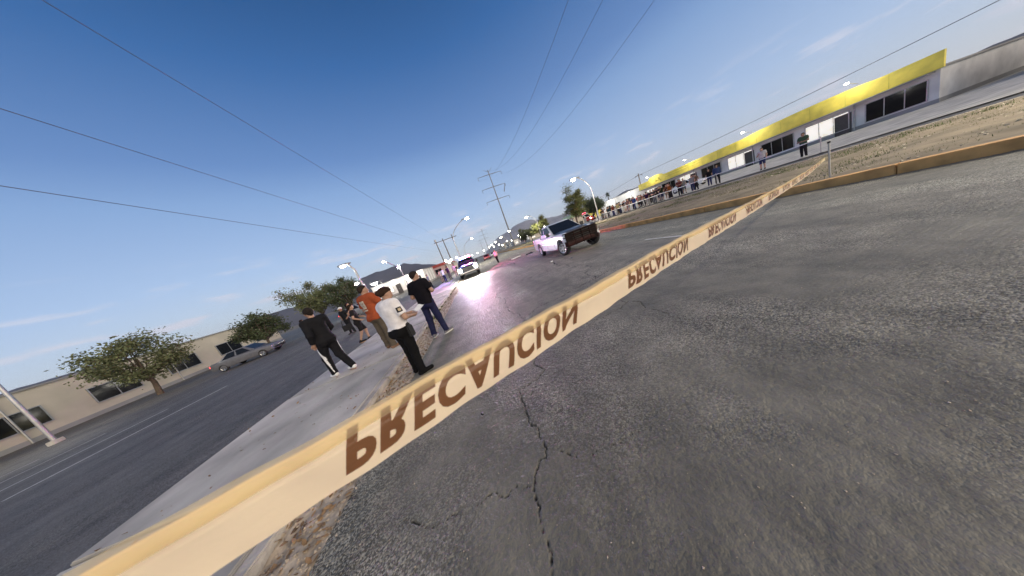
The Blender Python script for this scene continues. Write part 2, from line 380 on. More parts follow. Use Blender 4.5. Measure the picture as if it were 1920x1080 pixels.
# loose stones and dry leaves in the gutter
def scatter_mesh(name, mat, n, xr, yr, size, zf, kind='stone', sink=.3, parent=None):
    mb_v, mb_f = [], []
    for _ in range(n):
        x = random.uniform(*xr); y = yr[0]+(yr[1]-yr[0])*random.random()**1.6; s = size*random.uniform(.4, 1.5); z = zf(x, y)
        n0 = len(mb_v)
        if kind == 'stone':
            e = Euler((random.random()*6, random.random()*6, random.random()*6)).to_matrix()
            for q in ((1,0,0),(-1,0,0),(0,1,0),(0,-1,0),(0,0,.7),(0,0,-.7)):
                v = e @ (Vector(q)*s*random.uniform(.7, 1.2)); mb_v.append((x+v.x, y+v.y, z+v.z*.7+s*(.6-sink)))
            for a, b, c in ((0,2,4),(2,1,4),(1,3,4),(3,0,4),(2,0,5),(1,2,5),(3,1,5),(0,3,5)): mb_f.append((n0+a, n0+b, n0+c))
        else:
            e = Euler((random.uniform(-.7, .7), random.uniform(-.7, .7), random.random()*6)).to_matrix(); k = random.uniform(-.6, .9)
            for u, w, h in ((-1, 0, 0), (-.3, .45, k*.5), (.5, .35, k*.3), (1.1, 0, .2), (.5, -.35, k*.3), (-.3, -.45, k*.5)):
                v = e @ Vector((u*s, w*s, h*s)); mb_v.append((x+v.x, y+v.y, z+v.z+s*.35))
            mb_f += [(n0, n0+1, n0+5), (n0+1, n0+2, n0+4, n0+5), (n0+2, n0+3, n0+4)]
    o = mk(name, mb_v, mb_f, mat, parent); return o
gz = lambda x, y: float(gut_z(np.array([[x]]), np.array([[y]]))[0, 0])
o = scatter_mesh('loose_stones', m_rubble, 2600, (-2.28, -1.72), (1.2, 24), .012, gz); tag(o, 'small loose stones and grit lying in the broken gutter', 'gravel', kind='stuff')
o = scatter_mesh('dry_leaves', m_leafdry, 900, (-2.3, -1.8), (1.2, 14), .026, gz, 'leaf'); tag(o, 'curled dry leaves collected in the gutter beside the sidewalk', 'leaves', kind='stuff')
o = scatter_mesh('fallen_leaves', m_leafdry, 420, (-5.0, -2.45), (1.0, 22), .022, lambda x, y: .10, 'leaf'); tag(o, 'dry leaves and bits of litter strewn over the sidewalk', 'leaves', kind='stuff')
o = scatter_mesh('road_grit', m_rubble, 1500, (-1.7, 5), (.5, 12), .0045, lambda x, y: .002); tag(o, 'scattered grit on the cracked asphalt', 'grit', kind='stuff')
def tuft_mesh(name, mat, spots, hgt, parent=None):
    v, f = [], []
    for (x, y, z, n, sp) in spots:
        for _ in range(n):
            a = random.random()*6.28; r = sp*math.sqrt(random.random()); px, py = x+r*math.cos(a), y+r*math.sin(a)
            h = hgt*random.uniform(.4, 1.3); b = random.random()*6.28; w = .007*random.uniform(.6, 1.5)*(1+max(0, (x*x+y*y)**.5-12)*.03); lx, ly = math.cos(b)*h*.5, math.sin(b)*h*.5
            n0 = len(v); v += [(px-w*math.sin(b), py+w*math.cos(b), z), (px+w*math.sin(b), py-w*math.cos(b), z), (px+lx, py+ly, z+h)]; f.append((n0, n0+1, n0+2))
    return mk(name, v, f, mat)
o = tuft_mesh('kerb_weeds', m_grass, [(-2.27+random.uniform(-.03, .05), random.uniform(6.2, 16), .02, 14, .05) for _ in range(60)], .07); tag(o, 'thin green weeds growing along the broken sidewalk kerb', 'weeds', kind='stuff')

# ------------------------------------------------------------------ the median on the right
med = grid_mesh('median', np.concatenate([np.linspace(9.82, 12, 20), np.linspace(12.2, 19.5, 36)]), np.concatenate([np.arange(-30, 2, 1.), np.arange(2, 40, .25), steps(40, 700, lambda y: .02*y)]),
    lambda X, Y: .17+(vnoise(X, Y, .6, 7)-.5)*.10*np.clip((X-9.8), 0, 1)*np.clip((19.6-X), 0, 1)+(vnoise(X, Y, 3, 8)-.5)*.05*np.clip((X-9.8)*2, 0, 1), m_soil); tag(med, kind='structure')
mk_e = empty('median_kerb', (9.71, 0, 0)); tag(mk_e, kind='structure')
kst = slab_mesh(.22, 1.985, .33); kst.materials[0] = m_kerby
for k in range(-12, 75):
    o = link(bpy.data.objects.new('kerb_stone', kst), mk_e); o.location = (random.uniform(-.012, .012), 2*k+.4, .055+random.uniform(-.01, .01)); o.rotation_euler = (random.uniform(-.004, .004), random.uniform(-.02, .02), random.choice((0, math.pi))+random.uniform(-.004, .004))
mk_f = empty('far_kerb', (19.6, 0, 0)); tag(mk_f, kind='structure')
kst2 = slab_mesh(.2, 1.985, .28); kst2.materials[0] = m_kerbt
for k in range(0, 60):
    o = link(bpy.data.objects.new('kerb_stone', kst2), mk_f); o.location = (random.uniform(-.01, .01), 2*k-2, .05)
o = tuft_mesh('median_grass', m_grass, [(10.1+9.2*random.random()**.8, random.uniform(3, 70)**1.0, .14, 16, .5) for _ in range(4200)], .075)
tag(o, 'patchy dry grass growing on the median strip', 'grass', kind='stuff')
o = scatter_mesh('median_stones', m_kerbt, 900, (9.9, 19.3), (3, 45), .03, lambda x, y: .17); tag(o, 'small pale stones scattered on the median soil', 'gravel', kind='stuff')

# ------------------------------------------------------------------ hills
def hill(name, az0, az1, r, prof, mat, depth, seed):
    n = 90; v, f = [], []; rws = 9
    for j in range(rws):
        t = j/(rws-1)
        for i in range(n+1):
            a = az0+(az1-az0)*i/n; rr = r+depth*(t-.5); el = prof(a)
            h = r*math.tan(R(el))*math.sin(math.pi*t)**.8
            h *= 1+.07*(float(vnoise(np.array([a*.45]), np.array([t*3.]), 1.7, seed)[0])-.5)*2
            v.append((rr*math.sin(R(a)), rr*math.cos(R(a)), max(h, 0)-2))
    for j in range(rws-1):
        for i in range(n):
            q = j*(n+1)+i; f.append((q, q+1, q+n+2, q+n+1))
    o = mk(name, v, f, mat, smooth=True); tag(o, kind='structure'); return o
def bumps(*bs):
    return lambda a: sum(h*math.exp(-((a-c)/w)**2) for c, w, h in bs)
m_hill = M('scrub_hillside', (.10, .105, .13), .95, var=.25, scale=.004)
hill('hills', -75, -6, 1500, bumps((-25, 6.5, 4.3), (-17.5, 5, 3.4), (-11.5, 4, 1.7), (-40, 9, 3.2), (-60, 12, 4)), m_hill, 900, 1)
m_hill2 = M('haze_pale_hillside', (.30, .30, .33), .95, var=.15, scale=.002)  # distance haze put into the base colour of these far hills
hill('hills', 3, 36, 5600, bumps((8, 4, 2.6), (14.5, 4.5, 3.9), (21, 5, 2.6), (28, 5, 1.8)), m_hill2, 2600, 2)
hill('hills', 28, 90, 1300, bumps((36, 2.6, 1.5), (40, 2.6, 2.0), (44.5, 3.2, 1.9), (60, 9, 2.2), (78, 8, 2.0)), m_hill, 800, 3)

# ------------------------------------------------------------------ people: smooth implicit figures
def surface_nets(F, o, h):
    s = F < 0
    nx, ny, nz = F.shape
    cell = np.zeros((nx-1, ny-1, nz-1), np.int16)
    C = [(i, j, k) for i in (0, 1) for j in (0, 1) for k in (0, 1)]
    sl = lambda i, j, k: (slice(i, nx-1+i), slice(j, ny-1+j), slice(k, nz-1+k))
    for c in C: cell += s[sl(*c)]
    act = (cell > 0) & (cell < 8)
    idx = np.argwhere(act); num = -np.ones(act.shape, np.int64); num[act] = np.arange(len(idx))
    val = {c: F[idx[:, 0]+c[0], idx[:, 1]+c[1], idx[:, 2]+c[2]] for c in C}
    acc = np.zeros((len(idx), 3)); cnt = np.zeros(len(idx))
    for a in C:
        for ax in range(3):
            if a[ax]: continue
            b = list(a); b[ax] = 1; b = tuple(b)
            va, vb = val[a], val[b]; m = (va < 0) != (vb < 0)
            t = va[m]/(va[m]-vb[m]); p = np.tile(np.array(a, float), (m.sum(), 1)); p[:, ax] = t
            acc[m] += p; cnt[m] += 1
    V = (idx+acc/cnt[:, None])*h+np.array(o)
    quads = []
    for ax in range(3):
        sh = [slice(1, -1)]*3; sh[ax] = slice(0, -1); sh2 = [slice(1, -1)]*3; sh2[ax] = slice(1, None)
        a, b = s[tuple(sh)], s[tuple(sh2)]
        e = np.argwhere(a != b); fl = a[tuple(e.T)]
        off = [1, 1, 1]; off[ax] = 0; e = e+np.array(off)
        u, w = [(1, 2), (2, 0), (0, 1)][ax]
        def cc(du, dw):
            q = e.copy(); q[:, u] -= du; q[:, w] -= dw
            return num[q[:, 0], q[:, 1], q[:, 2]]
        q = np.stack([cc(1, 1), cc(0, 1), cc(0, 0), cc(1, 0)], -1)
        q[~fl] = q[~fl][:, ::-1]
        quads.append(q[(q >= 0).all(1)])
    return V, np.concatenate(quads)

def sm(a, b, k):
    h = np.clip(.5+.5*(b-a)/k, 0, 1); return b+(a-b)*h-k*h*(1-h)
def cone(P, a, b, ra, rb, sc=(1, 1, 1)):
    sc = np.array(sc, np.float32); a = np.array(a, np.float32)*1.; b = np.array(b, np.float32)
    Q = [(P[i]-a[i])/sc[i] for i in range(3)]; d = (b-a)/sc; L = float(d@d)+1e-9
    t = np.clip((Q[0]*d[0]+Q[1]*d[1]+Q[2]*d[2])/L, 0, 1)
    return np.sqrt((Q[0]-t*d[0])**2+(Q[1]-t*d[1])**2+(Q[2]-t*d[2])**2)-(ra+(rb-ra)*t)
def ell(P, c, r):
    q = np.sqrt(sum(((P[i]-c[i])/r[i])**2 for i in range(3))); return (q-1)*min(r)

BASE = dict(hipL=(-.085, 0, .93), hipR=(.085, 0, .93), kneeL=(-.10, .015, .50), kneeR=(.10, .015, .50), ankL=(-.11, -.02, .09), ankR=(.11, -.02, .09),
            shL=(-.185, -.01, 1.425), shR=(.185, -.01, 1.425), elbL=(-.245, -.05, 1.14), elbR=(.245, -.05, 1.14), hanL=(-.25, .06, .90), hanR=(.25, .06, .90),
            pel=(0, 0, .96), wai=(0, 0, 1.08), che=(0, 0, 1.30), nec=(0, -.005, 1.49), hea=(0, .02, 1.635), toeL=0., toeR=0.)

def figure_meshes(pose=None, H=1.75, fat=1.0, hips=1.0, res=.012, sleeve=.62, hem=.90, head=(0, 0), shorts=0., hair='short', long_sleeve=False, belly=0.0, wr=.004, loose=1.0, skirt=False):
    J = {k: (np.array(v, np.float32) if hasattr(v, '__len__') else v) for k, v in {**BASE, **(pose or {})}.items()}
    allp = np.array([v for v in J.values() if hasattr(v, '__len__')])
    lo = allp.min(0)-np.array([.20, .24, .12]); hi = allp.max(0)+np.array([.20, .24, .17]); lo[2] = -.03
    ax = [np.arange(lo[i], hi[i], res, dtype=np.float32) for i in range(3)]
    P = np.meshgrid(*ax, indexing='ij')
    out = {}
    def torso(k=0.):
        pel, wai, che = J['pel'], J['wai'], J['che']
        d = cone(P, pel, wai, (.158*hips+k), .138*fat+k, (1, .72, 1))
        d = sm(d, cone(P, wai, che, .138*fat+k, .165*fat+k, (1, .68, 1)), .07)
        sh = cone(P, J['shL']*np.array([.8, 1, 1]), J['shR']*np.array([.8, 1, 1]), .072*fat**.5+k, .072*fat**.5+k, (1, 1, 1))
        d = sm(d, sh, .09)
        if belly: d = sm(d, ell(P, wai+np.array([0, .06, .02]), (.15*fat+k, .12+belly, .16)), .06)
        # seat
        d = sm(d, ell(P, pel+np.array([-.07, -.055, -.06]), (.10*hips+k, .095*hips+k, .11+k)), .05); d = sm(d, ell(P, pel+np.array([.07, -.055, -.06]), (.10*hips+k, .095*hips+k, .11+k)), .05)
        return d
    def arm(s, k=0., upto=None):
        a, e, h = J['sh'+s], J['elb'+s], J['han'+s]
        if upto is not None:
            end = a+(e-a)*upto; dirv = (e-a)/np.linalg.norm(e-a)
            d = cone(P, a, e, .058*fat**.5+k, .046*fat**.5+k*1.25)
            return np.maximum(d, (P[0]-end[0])*dirv[0]+(P[1]-end[1])*dirv[1]+(P[2]-end[2])*dirv[2])
        d = cone(P, a, e, .058*fat**.5+k, .042+k)
        return sm(d, cone(P, e, h, .043+k, .029+k), .03)
    def leg(s, k=0., bag=0.):
        d = cone(P, J['hip'+s], J['knee'+s], .088*hips**.7+k, .058+k+bag*.5)
        return sm(d, cone(P, J['knee'+s]+np.array([0, -.012, -.02]), J['ank'+s], .060+k+bag*.5, .040+k+bag), .04)
    # body, one continuous skin
    n = J['nec']; hd = J['hea']
    yaw, pit = R(head[0]), R(head[1])
    # head frame
    cy, sy, cp, sp = math.cos(yaw), math.sin(yaw), math.cos(pit), math.sin(pit)
    X0, Y0, Z0 = P[0]-hd[0], P[1]-hd[1], P[2]-hd[2]
    X1, Y1 = X0*cy-Y0*sy, X0*sy+Y0*cy
    Y2, Z2 = Y1*cp-Z0*sp, Y1*sp+Z0*cp
    HP = [X1, Y2, Z2]
    hed = sm(ell(HP, (0, -.012, .018), (.077, .098, .098)), ell(HP, (0, .032, -.045), (.056, .062, .072)), .04)
    hed = sm(hed, cone(HP, (0, .082, .01), (0, .104, -.026), .009, .015), .012)              # nose
    hed = sm(hed, cone(HP, (-.03, .078, -.068), (.03, .078, -.068), .012, .012), .02)        # mouth and lips
    for sx in (-1, 1):
        hed = sm(hed, ell(HP, (sx*.080, -.006, -.008), (.012, .024, .034)), .008)             # ears
        hed = np.maximum(hed, -ell(HP, (sx*.032, .100, .012), (.016, .014, .010)))            # eye sockets
    tb = torso()
    body = sm(tb, cone(P, n-np.array([0, 0, .07]), hd+np.array([0, -.02, -.05]), .058, .052), .035)
    body = sm(body, hed, .025)
    for s in 'LR':
        body = sm(body, arm(s), .03); body = sm(body, leg(s), .03)
        h, e = J['han'+s], J['elb'+s]; d = (h-e)/np.linalg.norm(h-e)
        body = sm(body, cone(P, h, h+d*.075, .032, .036, (1, 1, 1)), .02)
        t = R(J['toe'+s]); a = J['ank'+s]; td = np.array([math.sin(t), math.cos(t), 0])
        body = sm(body, cone(P, a*np.array([1, 1, 0])+np.array([0, 0, .04])-td*.03, a*np.array([1, 1, 0])+np.array([0, 0, .03])+td*.14, .035, .028), .03)
    def finish(name, F):
        V, Q = surface_nets(F.astype(np.float32), lo, res)
        sc = H/1.75
        V = V*sc
        return V, [tuple(int(i) for i in q) for q in Q]
    V, Q = finish('body', body); V = [tuple(p) for p in V]
    # fingers and thumb, closed a little
    if res < .02:
        mb = MB()
        for s in 'LR':
            h, e = Vector(J['han'+s]), Vector(J['elb'+s]); d = (h-e).normalized()
            side = Vector((1, 0, 0)) if abs(d.x) < .8 else Vector((0, 1, 0)); side = (side-d*side.dot(d)).normalized(); pal = d.cross(side)*(1 if s == 'L' else -1)
            for q, (off, ln) in enumerate(((-.027, .062), (-.009, .074), (.009, .070), (.026, .055))):
                b = h+d*.085+side*off
                mb.tube([b, b+d*ln*.45+pal*.006, b+d*ln*.75+pal*.022, b+d*ln*.85+pal*.042], [.010, .0095, .009, .006], 6)
            b = h+d*.03-side*.03
            mb.tube([b, b+d*.035-side*.022+pal*.01, b+d*.06-side*.026+pal*.025], [.012, .011, .007], 6)
        n0 = len(V); sc = H/1.75
        V += [tuple(Vector(p)*sc) for p in mb.v]; Q += [tuple(i+n0 for i in f) for f in mb.f]
    out['body'] = mesh_from('body', V, Q, True)
    w1 = np.sin(P[2]*19+P[0]*11+2.2*np.sin(P[0]*9-P[1]*13+P[2]*5)); w2 = np.sin(P[2]*41-P[0]*23+P[1]*31+2*np.sin(P[2]*13+P[0]*17))
    wob = wr*(.75*w1*np.abs(w2)+.35*w2)
    # shirt
    sk = .016*loose
    sh = torso(sk)+wob*.8
    for s in 'LR':
        up_ = 1.0 if long_sleeve else sleeve
        a = arm(s, sk) if long_sleeve else arm(s, sk, up_)
        if long_sleeve:
            e, h = J['elb'+s], J['han'+s]; d = (h-e)/np.linalg.norm(h-e); pl = (P[0]-h[0])*d[0]+(P[1]-h[1])*d[1]+(P[2]-h[2])*d[2]+.01
            a = np.maximum(a, pl)
        sh = sm(sh, a+wob*.5, .035)
    sh = np.maximum(sh, hem-P[2]+.01*np.sin(P[0]*25))
    nk = ell(P, n+np.array([0, .03, .045]), (.085, .095, .07)); sh = np.maximum(sh, -nk)
    V, Q = finish('shirt', sh); out['shirt'] = mesh_from('shirt', V, Q, True)
    # trousers
    tr = torso(.009)
    for s in 'LR': tr = sm(tr, leg(s, .010*loose, .012*loose), .03)
    fold = wob*np.clip((1.0-P[2])*1.4, .2, 1.1)
    cut = .065 if not shorts else shorts
    tr = np.maximum(np.maximum(tr+fold, P[2]-1.02), cut-P[2])
    if skirt: tr = np.maximum(np.maximum(sm(tr, cone(P, J['pel'], J['pel']-np.array([0, 0, .42]), .17, .25, (1, .8, 1)), .05), P[2]-1.02), .55-P[2])
    V, Q = finish('trousers', tr); out['trousers'] = mesh_from('trousers', V, Q, True)
    for s in 'LR':
        t = R(J['toe'+s]); a = J['ank'+s]*np.array([1, 1, 0]); td = np.array([math.sin(t), math.cos(t), 0])
        zb = max(0., float(J['ank'+s][2])-.09)
        F = cone(P, a+np.array([0, 0, zb+.05])-td*.045, a+np.array([0, 0, zb+.035])+td*.165, .047, .040)
        F = sm(F, cone(P, a+np.array([0, 0, zb+.06]), J['ank'+s]+np.array([0, 0, .02]), .046, .044), .02)
        F = np.maximum(F, zb-P[2]+.002)
        V, Q = finish('shoe', F); out['shoe'+s] = mesh_from('shoe', V, Q, True)
    k = {'bun': .009, 'long': .012, 'cap': .012}.get(hair, .008)
    nape = cone(P, n-np.array([0, 0, .07]), hd+np.array([0, -.02, -.05]), .058, .052)
    hr = sm(hed, nape, .03)-k
    if hair == 'bun': hr = sm(hr, ell(HP, (0, -.026, .03), (.081, .101, .091)), .02)
    if hair == 'long': hr = sm(hr, cone(HP, (0, -.07, 0), (0, -.10, -.20), .075, .06), .05)
    if hair == 'bun': hr = sm(hr, ell(HP, (0, -.125, .0), (.046, .042, .044)), .02)
    line = .018+np.where(Y2 > 0, .75*Y2, 1.25*Y2)+.006*np.sin(X1*70)
    if hair == 'cap': hr = np.maximum(hr, np.maximum(.012+.15*Y2-Z2, 0*Z2-1)); hr = sm(hr, cone(HP, (0, .08, .035), (0, .16, .02), .055, .035, (1, 1, .25)), .01)
    else: hr = np.maximum(hr, line-Z2)
    if hair == 'short': hr = np.maximum(hr, -(Z2+.085))
    if hair == 'bun': hr = np.maximum(hr, -(Z2+.095))
    hr = hr+(.0035 if hair in ('bun', 'long') else .0015)*np.sin(X1*130+Z2*60+3*np.sin(Y2*50))
    V, Q = finish('hair', hr); out['hair'] = mesh_from('hair', V, Q, True)
    for me in out.values(): me.materials.append(None)
    return out

CLOTH = {}
def cloth(rgb, rough=.85):
    k = tuple(round(c, 3) for c in rgb)
    if k not in CLOTH: CLOTH[k] = M('cloth', rgb, rough, var=.16, scale=9, bump=.25, bscale=120); CLOTH[k].node_tree.nodes['Principled BSDF'].inputs['Specular IOR Level'].default_value = .18
    return CLOTH[k]
m_skin = M('skin', (.42, .25, .17), .55, var=.08, scale=10); m_skin2 = M('skin_dark', (.30, .17, .11), .55, var=.08, scale=10)
def person(meshes, label, loc, heading, shirt, trousers, shoes=(.03, .03, .03), hair=(.02, .014, .01), skin=None, group=None, scale=1.0):
    """heading: degrees clockwise from +Y (0 = back to the camera)"""
    o = link(bpy.data.objects.new('person', meshes['body'])); o.location = loc; o.rotation_euler = (0, 0, -R(heading)); o.scale = (scale,)*3
    tag(o, label, 'person', group)
    def setm(q, m): q.material_slots[0].link = 'OBJECT'; q.material_slots[0].material = m
    setm(o, skin or m_skin)
    for key, nm, m in (('shirt', 'shirt', shirt), ('trousers', 'trousers', trousers), ('shoeL', 'shoe', shoes), ('shoeR', 'shoe', shoes), ('hair', 'hair', hair)):
        if m is None: continue
        c = link(bpy.data.objects.new(nm, meshes[key]), o); setm(c, m if isinstance(m, bpy.types.Material) else cloth(m))
    return o
def child(o, name): return [c for c in o.children if c.name.split('.')[0] == name][0]
def decal(target, name, mat, origin, direction, right, w, h, n=6, off=.004, mask=None, parent=None):
    """a printed patch laid on a garment: a grid cast along `direction` (garment space) onto the mesh"""
    me = target.data; bv = BVHTree.FromPolygons([v.co for v in me.vertices], [p.vertices for p in me.polygons])
    d = Vector(direction).normalized(); r = Vector(right).normalized(); u = r.cross(d)*-1; u.normalize()
    v, f, ok = [], [], {}
    for j in range(n+1):
        for i in range(n+1):
            s, t = (i/n-.5), (j/n-.5)
            p = Vector(origin)+r*(s*w)+u*(t*h)
            hit, nr, _, _ = bv.ray_cast(p, d)
            if hit is None: continue
            ok[i, j] = len(v); v.append(tuple(hit-d*off))
    for j in range(n):
        for i in range(n):
            if all(k in ok for k in ((i, j), (i+1, j), (i+1, j+1), (i, j+1))) and (mask is None or mask((i+.5)/n-.5, (j+.5)/n-.5)) and max((Vector(v[ok[i, j]])-Vector(v[ok[k]])).length for k in ((i+1, j), (i, j+1), (i+1, j+1))) < 2.5*max(w, h)/n: f.append((ok[i, j], ok[i+1, j], ok[i+1, j+1], ok[i, j+1]))
    return mk(name, v, f, mat, parent or target, True)

# --- woman officer in a white shirt, seen from behind, reading papers
wm = figure_meshes(dict(elbR=(.28, .0, 1.13), hanR=(.17, .24, 1.08), elbL=(-.25, .04, 1.15), hanL=(-.04, .30, 1.12),
    hipL=(-.09, 0, .93), hipR=(.09, 0, .93), kneeL=(-.09, .03, .50), kneeR=(.085, .0, .50), ankL=(-.13, .02, .09), ankR=(.13, -.06, .09), toeL=-12, toeR=25,
    che=(0, -.015, 1.30), nec=(0, .01, 1.48), hea=(.012, .055, 1.625)), H=1.63, fat=1.2, hips=1.24, res=.0125, sleeve=.78, hem=.985, head=(28, 24), hair='bun', wr=.006, loose=1.2)
woman = person(wm, 'woman in white uniform shirt and black trousers reading papers at the road edge', (-1.66, 3.62, .0), 32, (.82, .79, .78), (.005, .005, .0055), (.005, .005, .005), (.032, .017, .011))
m_patch = cloth((.02, .02, .025)); m_gold = cloth((.55, .45, .3))
sc_ = 1.63/1.75
p_ = decal(child(woman, 'shirt'), 'sleeve_patch', m_patch, (.50, -.10, 1.30*sc_), (-1, .25, 0), (.25, 1, 0), .075, .085, 5, .004)
decal(child(woman, 'shirt'), 'patch_emblem', m_gold, (.50, -.10, 1.30*sc_), (-1, .25, 0), (.25, 1, 0), .04, .045, 4, .008, parent=p_)
mb = MB()
mb.lathe([(.150, .872), (.160, .876), (.160, .915), (.150, .92)], n=28); bl = mb.build('belt', m_black, woman, True); bl.scale = (1.12, .86, 1.0); bl.location = (0, -.012, .0)
mb = MB(); mb.box((.205, .02, .80), (.055, .11, .20)); mb.box((.20, .02, .92), (.045, .07, .06)); mb.build('holster', m_black, woman, bevel=.015)
m_paper = M('white_paper', (.82, .82, .80), .8, var=.03)
mb = MB(); v, f = [], []
for i in range(7):
    for j in range(7):
        x, y = (i/6-.5)*.19, (j/6-.5)*.17; v.append((x, y, .03*math.sin(i*.9)+.02*(j/6)**2)); 
        if i and j: f.append(((i-1)*7+j-1, i*7+j-1, i*7+j, (i-1)*7+j))
paper = mk('paper_sheets', v, f, m_paper, smooth=True); paper.location = (-1.30, 3.79, 1.075); paper.rotation_euler = (R(12), R(-10), R(-32))
tag(paper, 'white paper sheets held open by the woman in white shirt', 'papers')

# --- man in black T-shirt and jeans
bmn = figure_meshes(dict(elbL=(-.27, -.02, 1.15), hanL=(-.14, .20, 1.06), elbR=(.28, -.01, 1.16), hanR=(.12, .22, 1.13),
    kneeL=(-.12, .02, .50), ankL=(-.16, -.02, .09), kneeR=(.13, .03, .50), ankR=(.18, .02, .09), toeL=-10, toeR=30, hipL=(-.09, 0, .93), hipR=(.095, 0, .93)), H=1.78, fat=1.16, hips=1.03, res=.0125, sleeve=.74, hem=.90, head=(38, 6), hair='short', loose=1.3, wr=.008)
black_man = person(bmn, 'man in black T-shirt and dark jeans standing with his back turned on the asphalt', (-1.60, 5.36, .0), 14, (.006, .005, .008), (.018, .020, .060), M('grey_canvas_shoe', (.16, .15, .16), .7), (.022, .015, .012))
mb = MB()
for s, t in ((-.16, -10), (.18, 30)):
    sc = 1.78/1.75; a = Vector((s*sc, (-.02 if s < 0 else .02)*sc, 0)); td = Vector((math.sin(R(t)), math.cos(R(t)), 0)); n_ = Vector((td.y, -td.x, 0))
    ring = []
    for z in (.003, .028):
        r_ = []
        for k in range(16):
            q = 2*math.pi*k/16; p = a+td*(.06+.148*math.cos(q))+n_*(.049*math.sin(q)); r_.append((p.x, p.y, z))
        ring.append(r_)
    MB().loft(ring).build('shoe_sole', cloth((.78, .78, .76)), black_man)
# --- man in orange T-shirt
orn = figure_meshes(dict(elbL=(-.27, .02, 1.15), hanL=(-.12, .22, 1.12), elbR=(.28, .06, 1.16), hanR=(.10, .22, 1.38),
    kneeL=(-.11, .03, .50), ankL=(-.13, .04, .09), kneeR=(.11, .0, .50), ankR=(.14, -.05, .09), toeL=-15, toeR=30), H=1.80, fat=1.12, hips=1.06, res=.0125, sleeve=.74, hem=.86, head=(35, 5), hair='short', loose=1.5, wr=.009)
orange_man = person(orn, 'man in rust orange T-shirt with printed back standing on the sidewalk', (-2.98, 5.66, .10), 22, (.34, .075, .028), (.105, .085, .062), (.20, .12, .08), (.03, .02, .015))
p_ = decal(child(orange_man, 'shirt'), 'back_print', cloth((.60, .52, .40)), (-.06, -.6, 1.32), (0, 1, 0), (1, 0, 0), .17, .21, 10, .005, lambda s, t: abs(s) > .3 or abs(t) > .3 or s*s+t*t < .03 or (.06 < s*s+t*t < .10) or t > .33)
decal(child(orange_man, 'shirt'), 'back_print', cloth((.60, .52, .40)), (-.06, -.6, 1.17), (0, 1, 0), (1, 0, 0), .19, .035, 6, .005)
mb = MB()
# --- others on the left
walk = figure_meshes(dict(kneeL=(-.09, .12, .50), ankL=(-.09, .10, .09), kneeR=(.09, -.04, .50), ankR=(.09, -.22, .13), elbL=(-.25, .05, 1.15), hanL=(-.12, .24, 1.08), elbR=(.26, -.08, 1.15), hanR=(.24, .12, 1.0)), H=1.58, res=.018, shorts=.52, hair='long', head=(0, 5), fat=1.05, hips=1.08)
person(walk, 'woman in black shorts and black top walking onto the sidewalk', (-5.3, 8.72, -.02), 60, (.016, .014, .015), (.014, .013, .014), (.02, .02, .02), (.02, .012, .008), group=None)
bag = MB(); bag.box((0, 0, 0), (.12, .30, .22)); bag.tube([(0, -.12, .1), (0, -.08, .32), (0, .08, .32), (0, .12, .1)], .012, 6); bg = bag.build('shoulder_bag', cloth((.02, .02, .022)), None, bevel=.03)
bg.location = (-5.58, 8.5, .78); bg.rotation_euler = (0, 0, R(-60)); tag(bg, 'black bag carried by the woman in black shorts', 'bag')
trk = figure_meshes(dict(kneeL=(-.09, .16, .50), ankL=(-.09, .17, .09), kneeR=(.09, -.02, .50), ankR=(.10, -.24, .12), elbL=(-.25, -.12, 1.15), hanL=(-.22, .02, .94), elbR=(.25, .06, 1.15), hanR=(.22, .24, 1.02)), H=1.72, res=.014, long_sleeve=True, hair='short', hem=.88, loose=1.3)
tp = person(trk, 'person in black tracksuit with white side stripes striding along the sidewalk', (-3.92, 5.12, .10), -62, (.012, .012, .014), (.010, .010, .012), (.75, .75, .73), (.02, .015, .012))
tr_o = child(tp, 'trousers')
for k in (-1, 1):
    decal(tr_o, 'side_stripe', cloth((.8, .8, .8)), (-.6, (.08 if k < 0 else -.12)*1.0, .52), (1, 0, 0), (0, 1, 0), .04, .80, 16, .010) if k < 0 else decal(tr_o, 'side_stripe', cloth((.8, .8, .8)), (.6, -.06, .52), (-1, 0, 0), (0, 1, 0), .04, .80, 16, .010)
std = [figure_meshes(H=1.72, res=.024, hair=h, **kw) for h, kw in (
    ('short', dict(pose=dict(elbL=(-.26, .02, 1.15), hanL=(.02, .22, 1.14), elbR=(.26, .02, 1.15), hanR=(-.02, .24, 1.17)), fat=1.08)),
    ('long', dict(fat=.95, hips=1.08)),
    ('short', dict(pose=dict(elbR=(.27, .02, 1.15), hanR=(.12, .20, 1.30), kneeL=(-.11, .05, .5), ankL=(-.12, .06, .09)), fat=1.15, shorts=.48)),
    ('cap', dict(pose=dict(elbL=(-.33, -.04, 1.16), hanL=(-.19, .06, 1.0), elbR=(.33, -.04, 1.16), hanR=(.19, .06, 1.0), ankL=(-.16, 0, .09), ankR=(.16, 0, .09)), fat=1.1)),
    ('short', dict(pose=dict(kneeL=(-.09, .12, .50), ankL=(-.09, .12, .09), kneeR=(.09, -.04, .50), ankR=(.09, -.20, .12)), long_sleeve=True)))]
W_, K_, G_, N_ = (.75, .74, .72), (.012, .012, .014), (.12, .12, .125), (.03, .035, .09)
lp = 'onlookers left of the road'
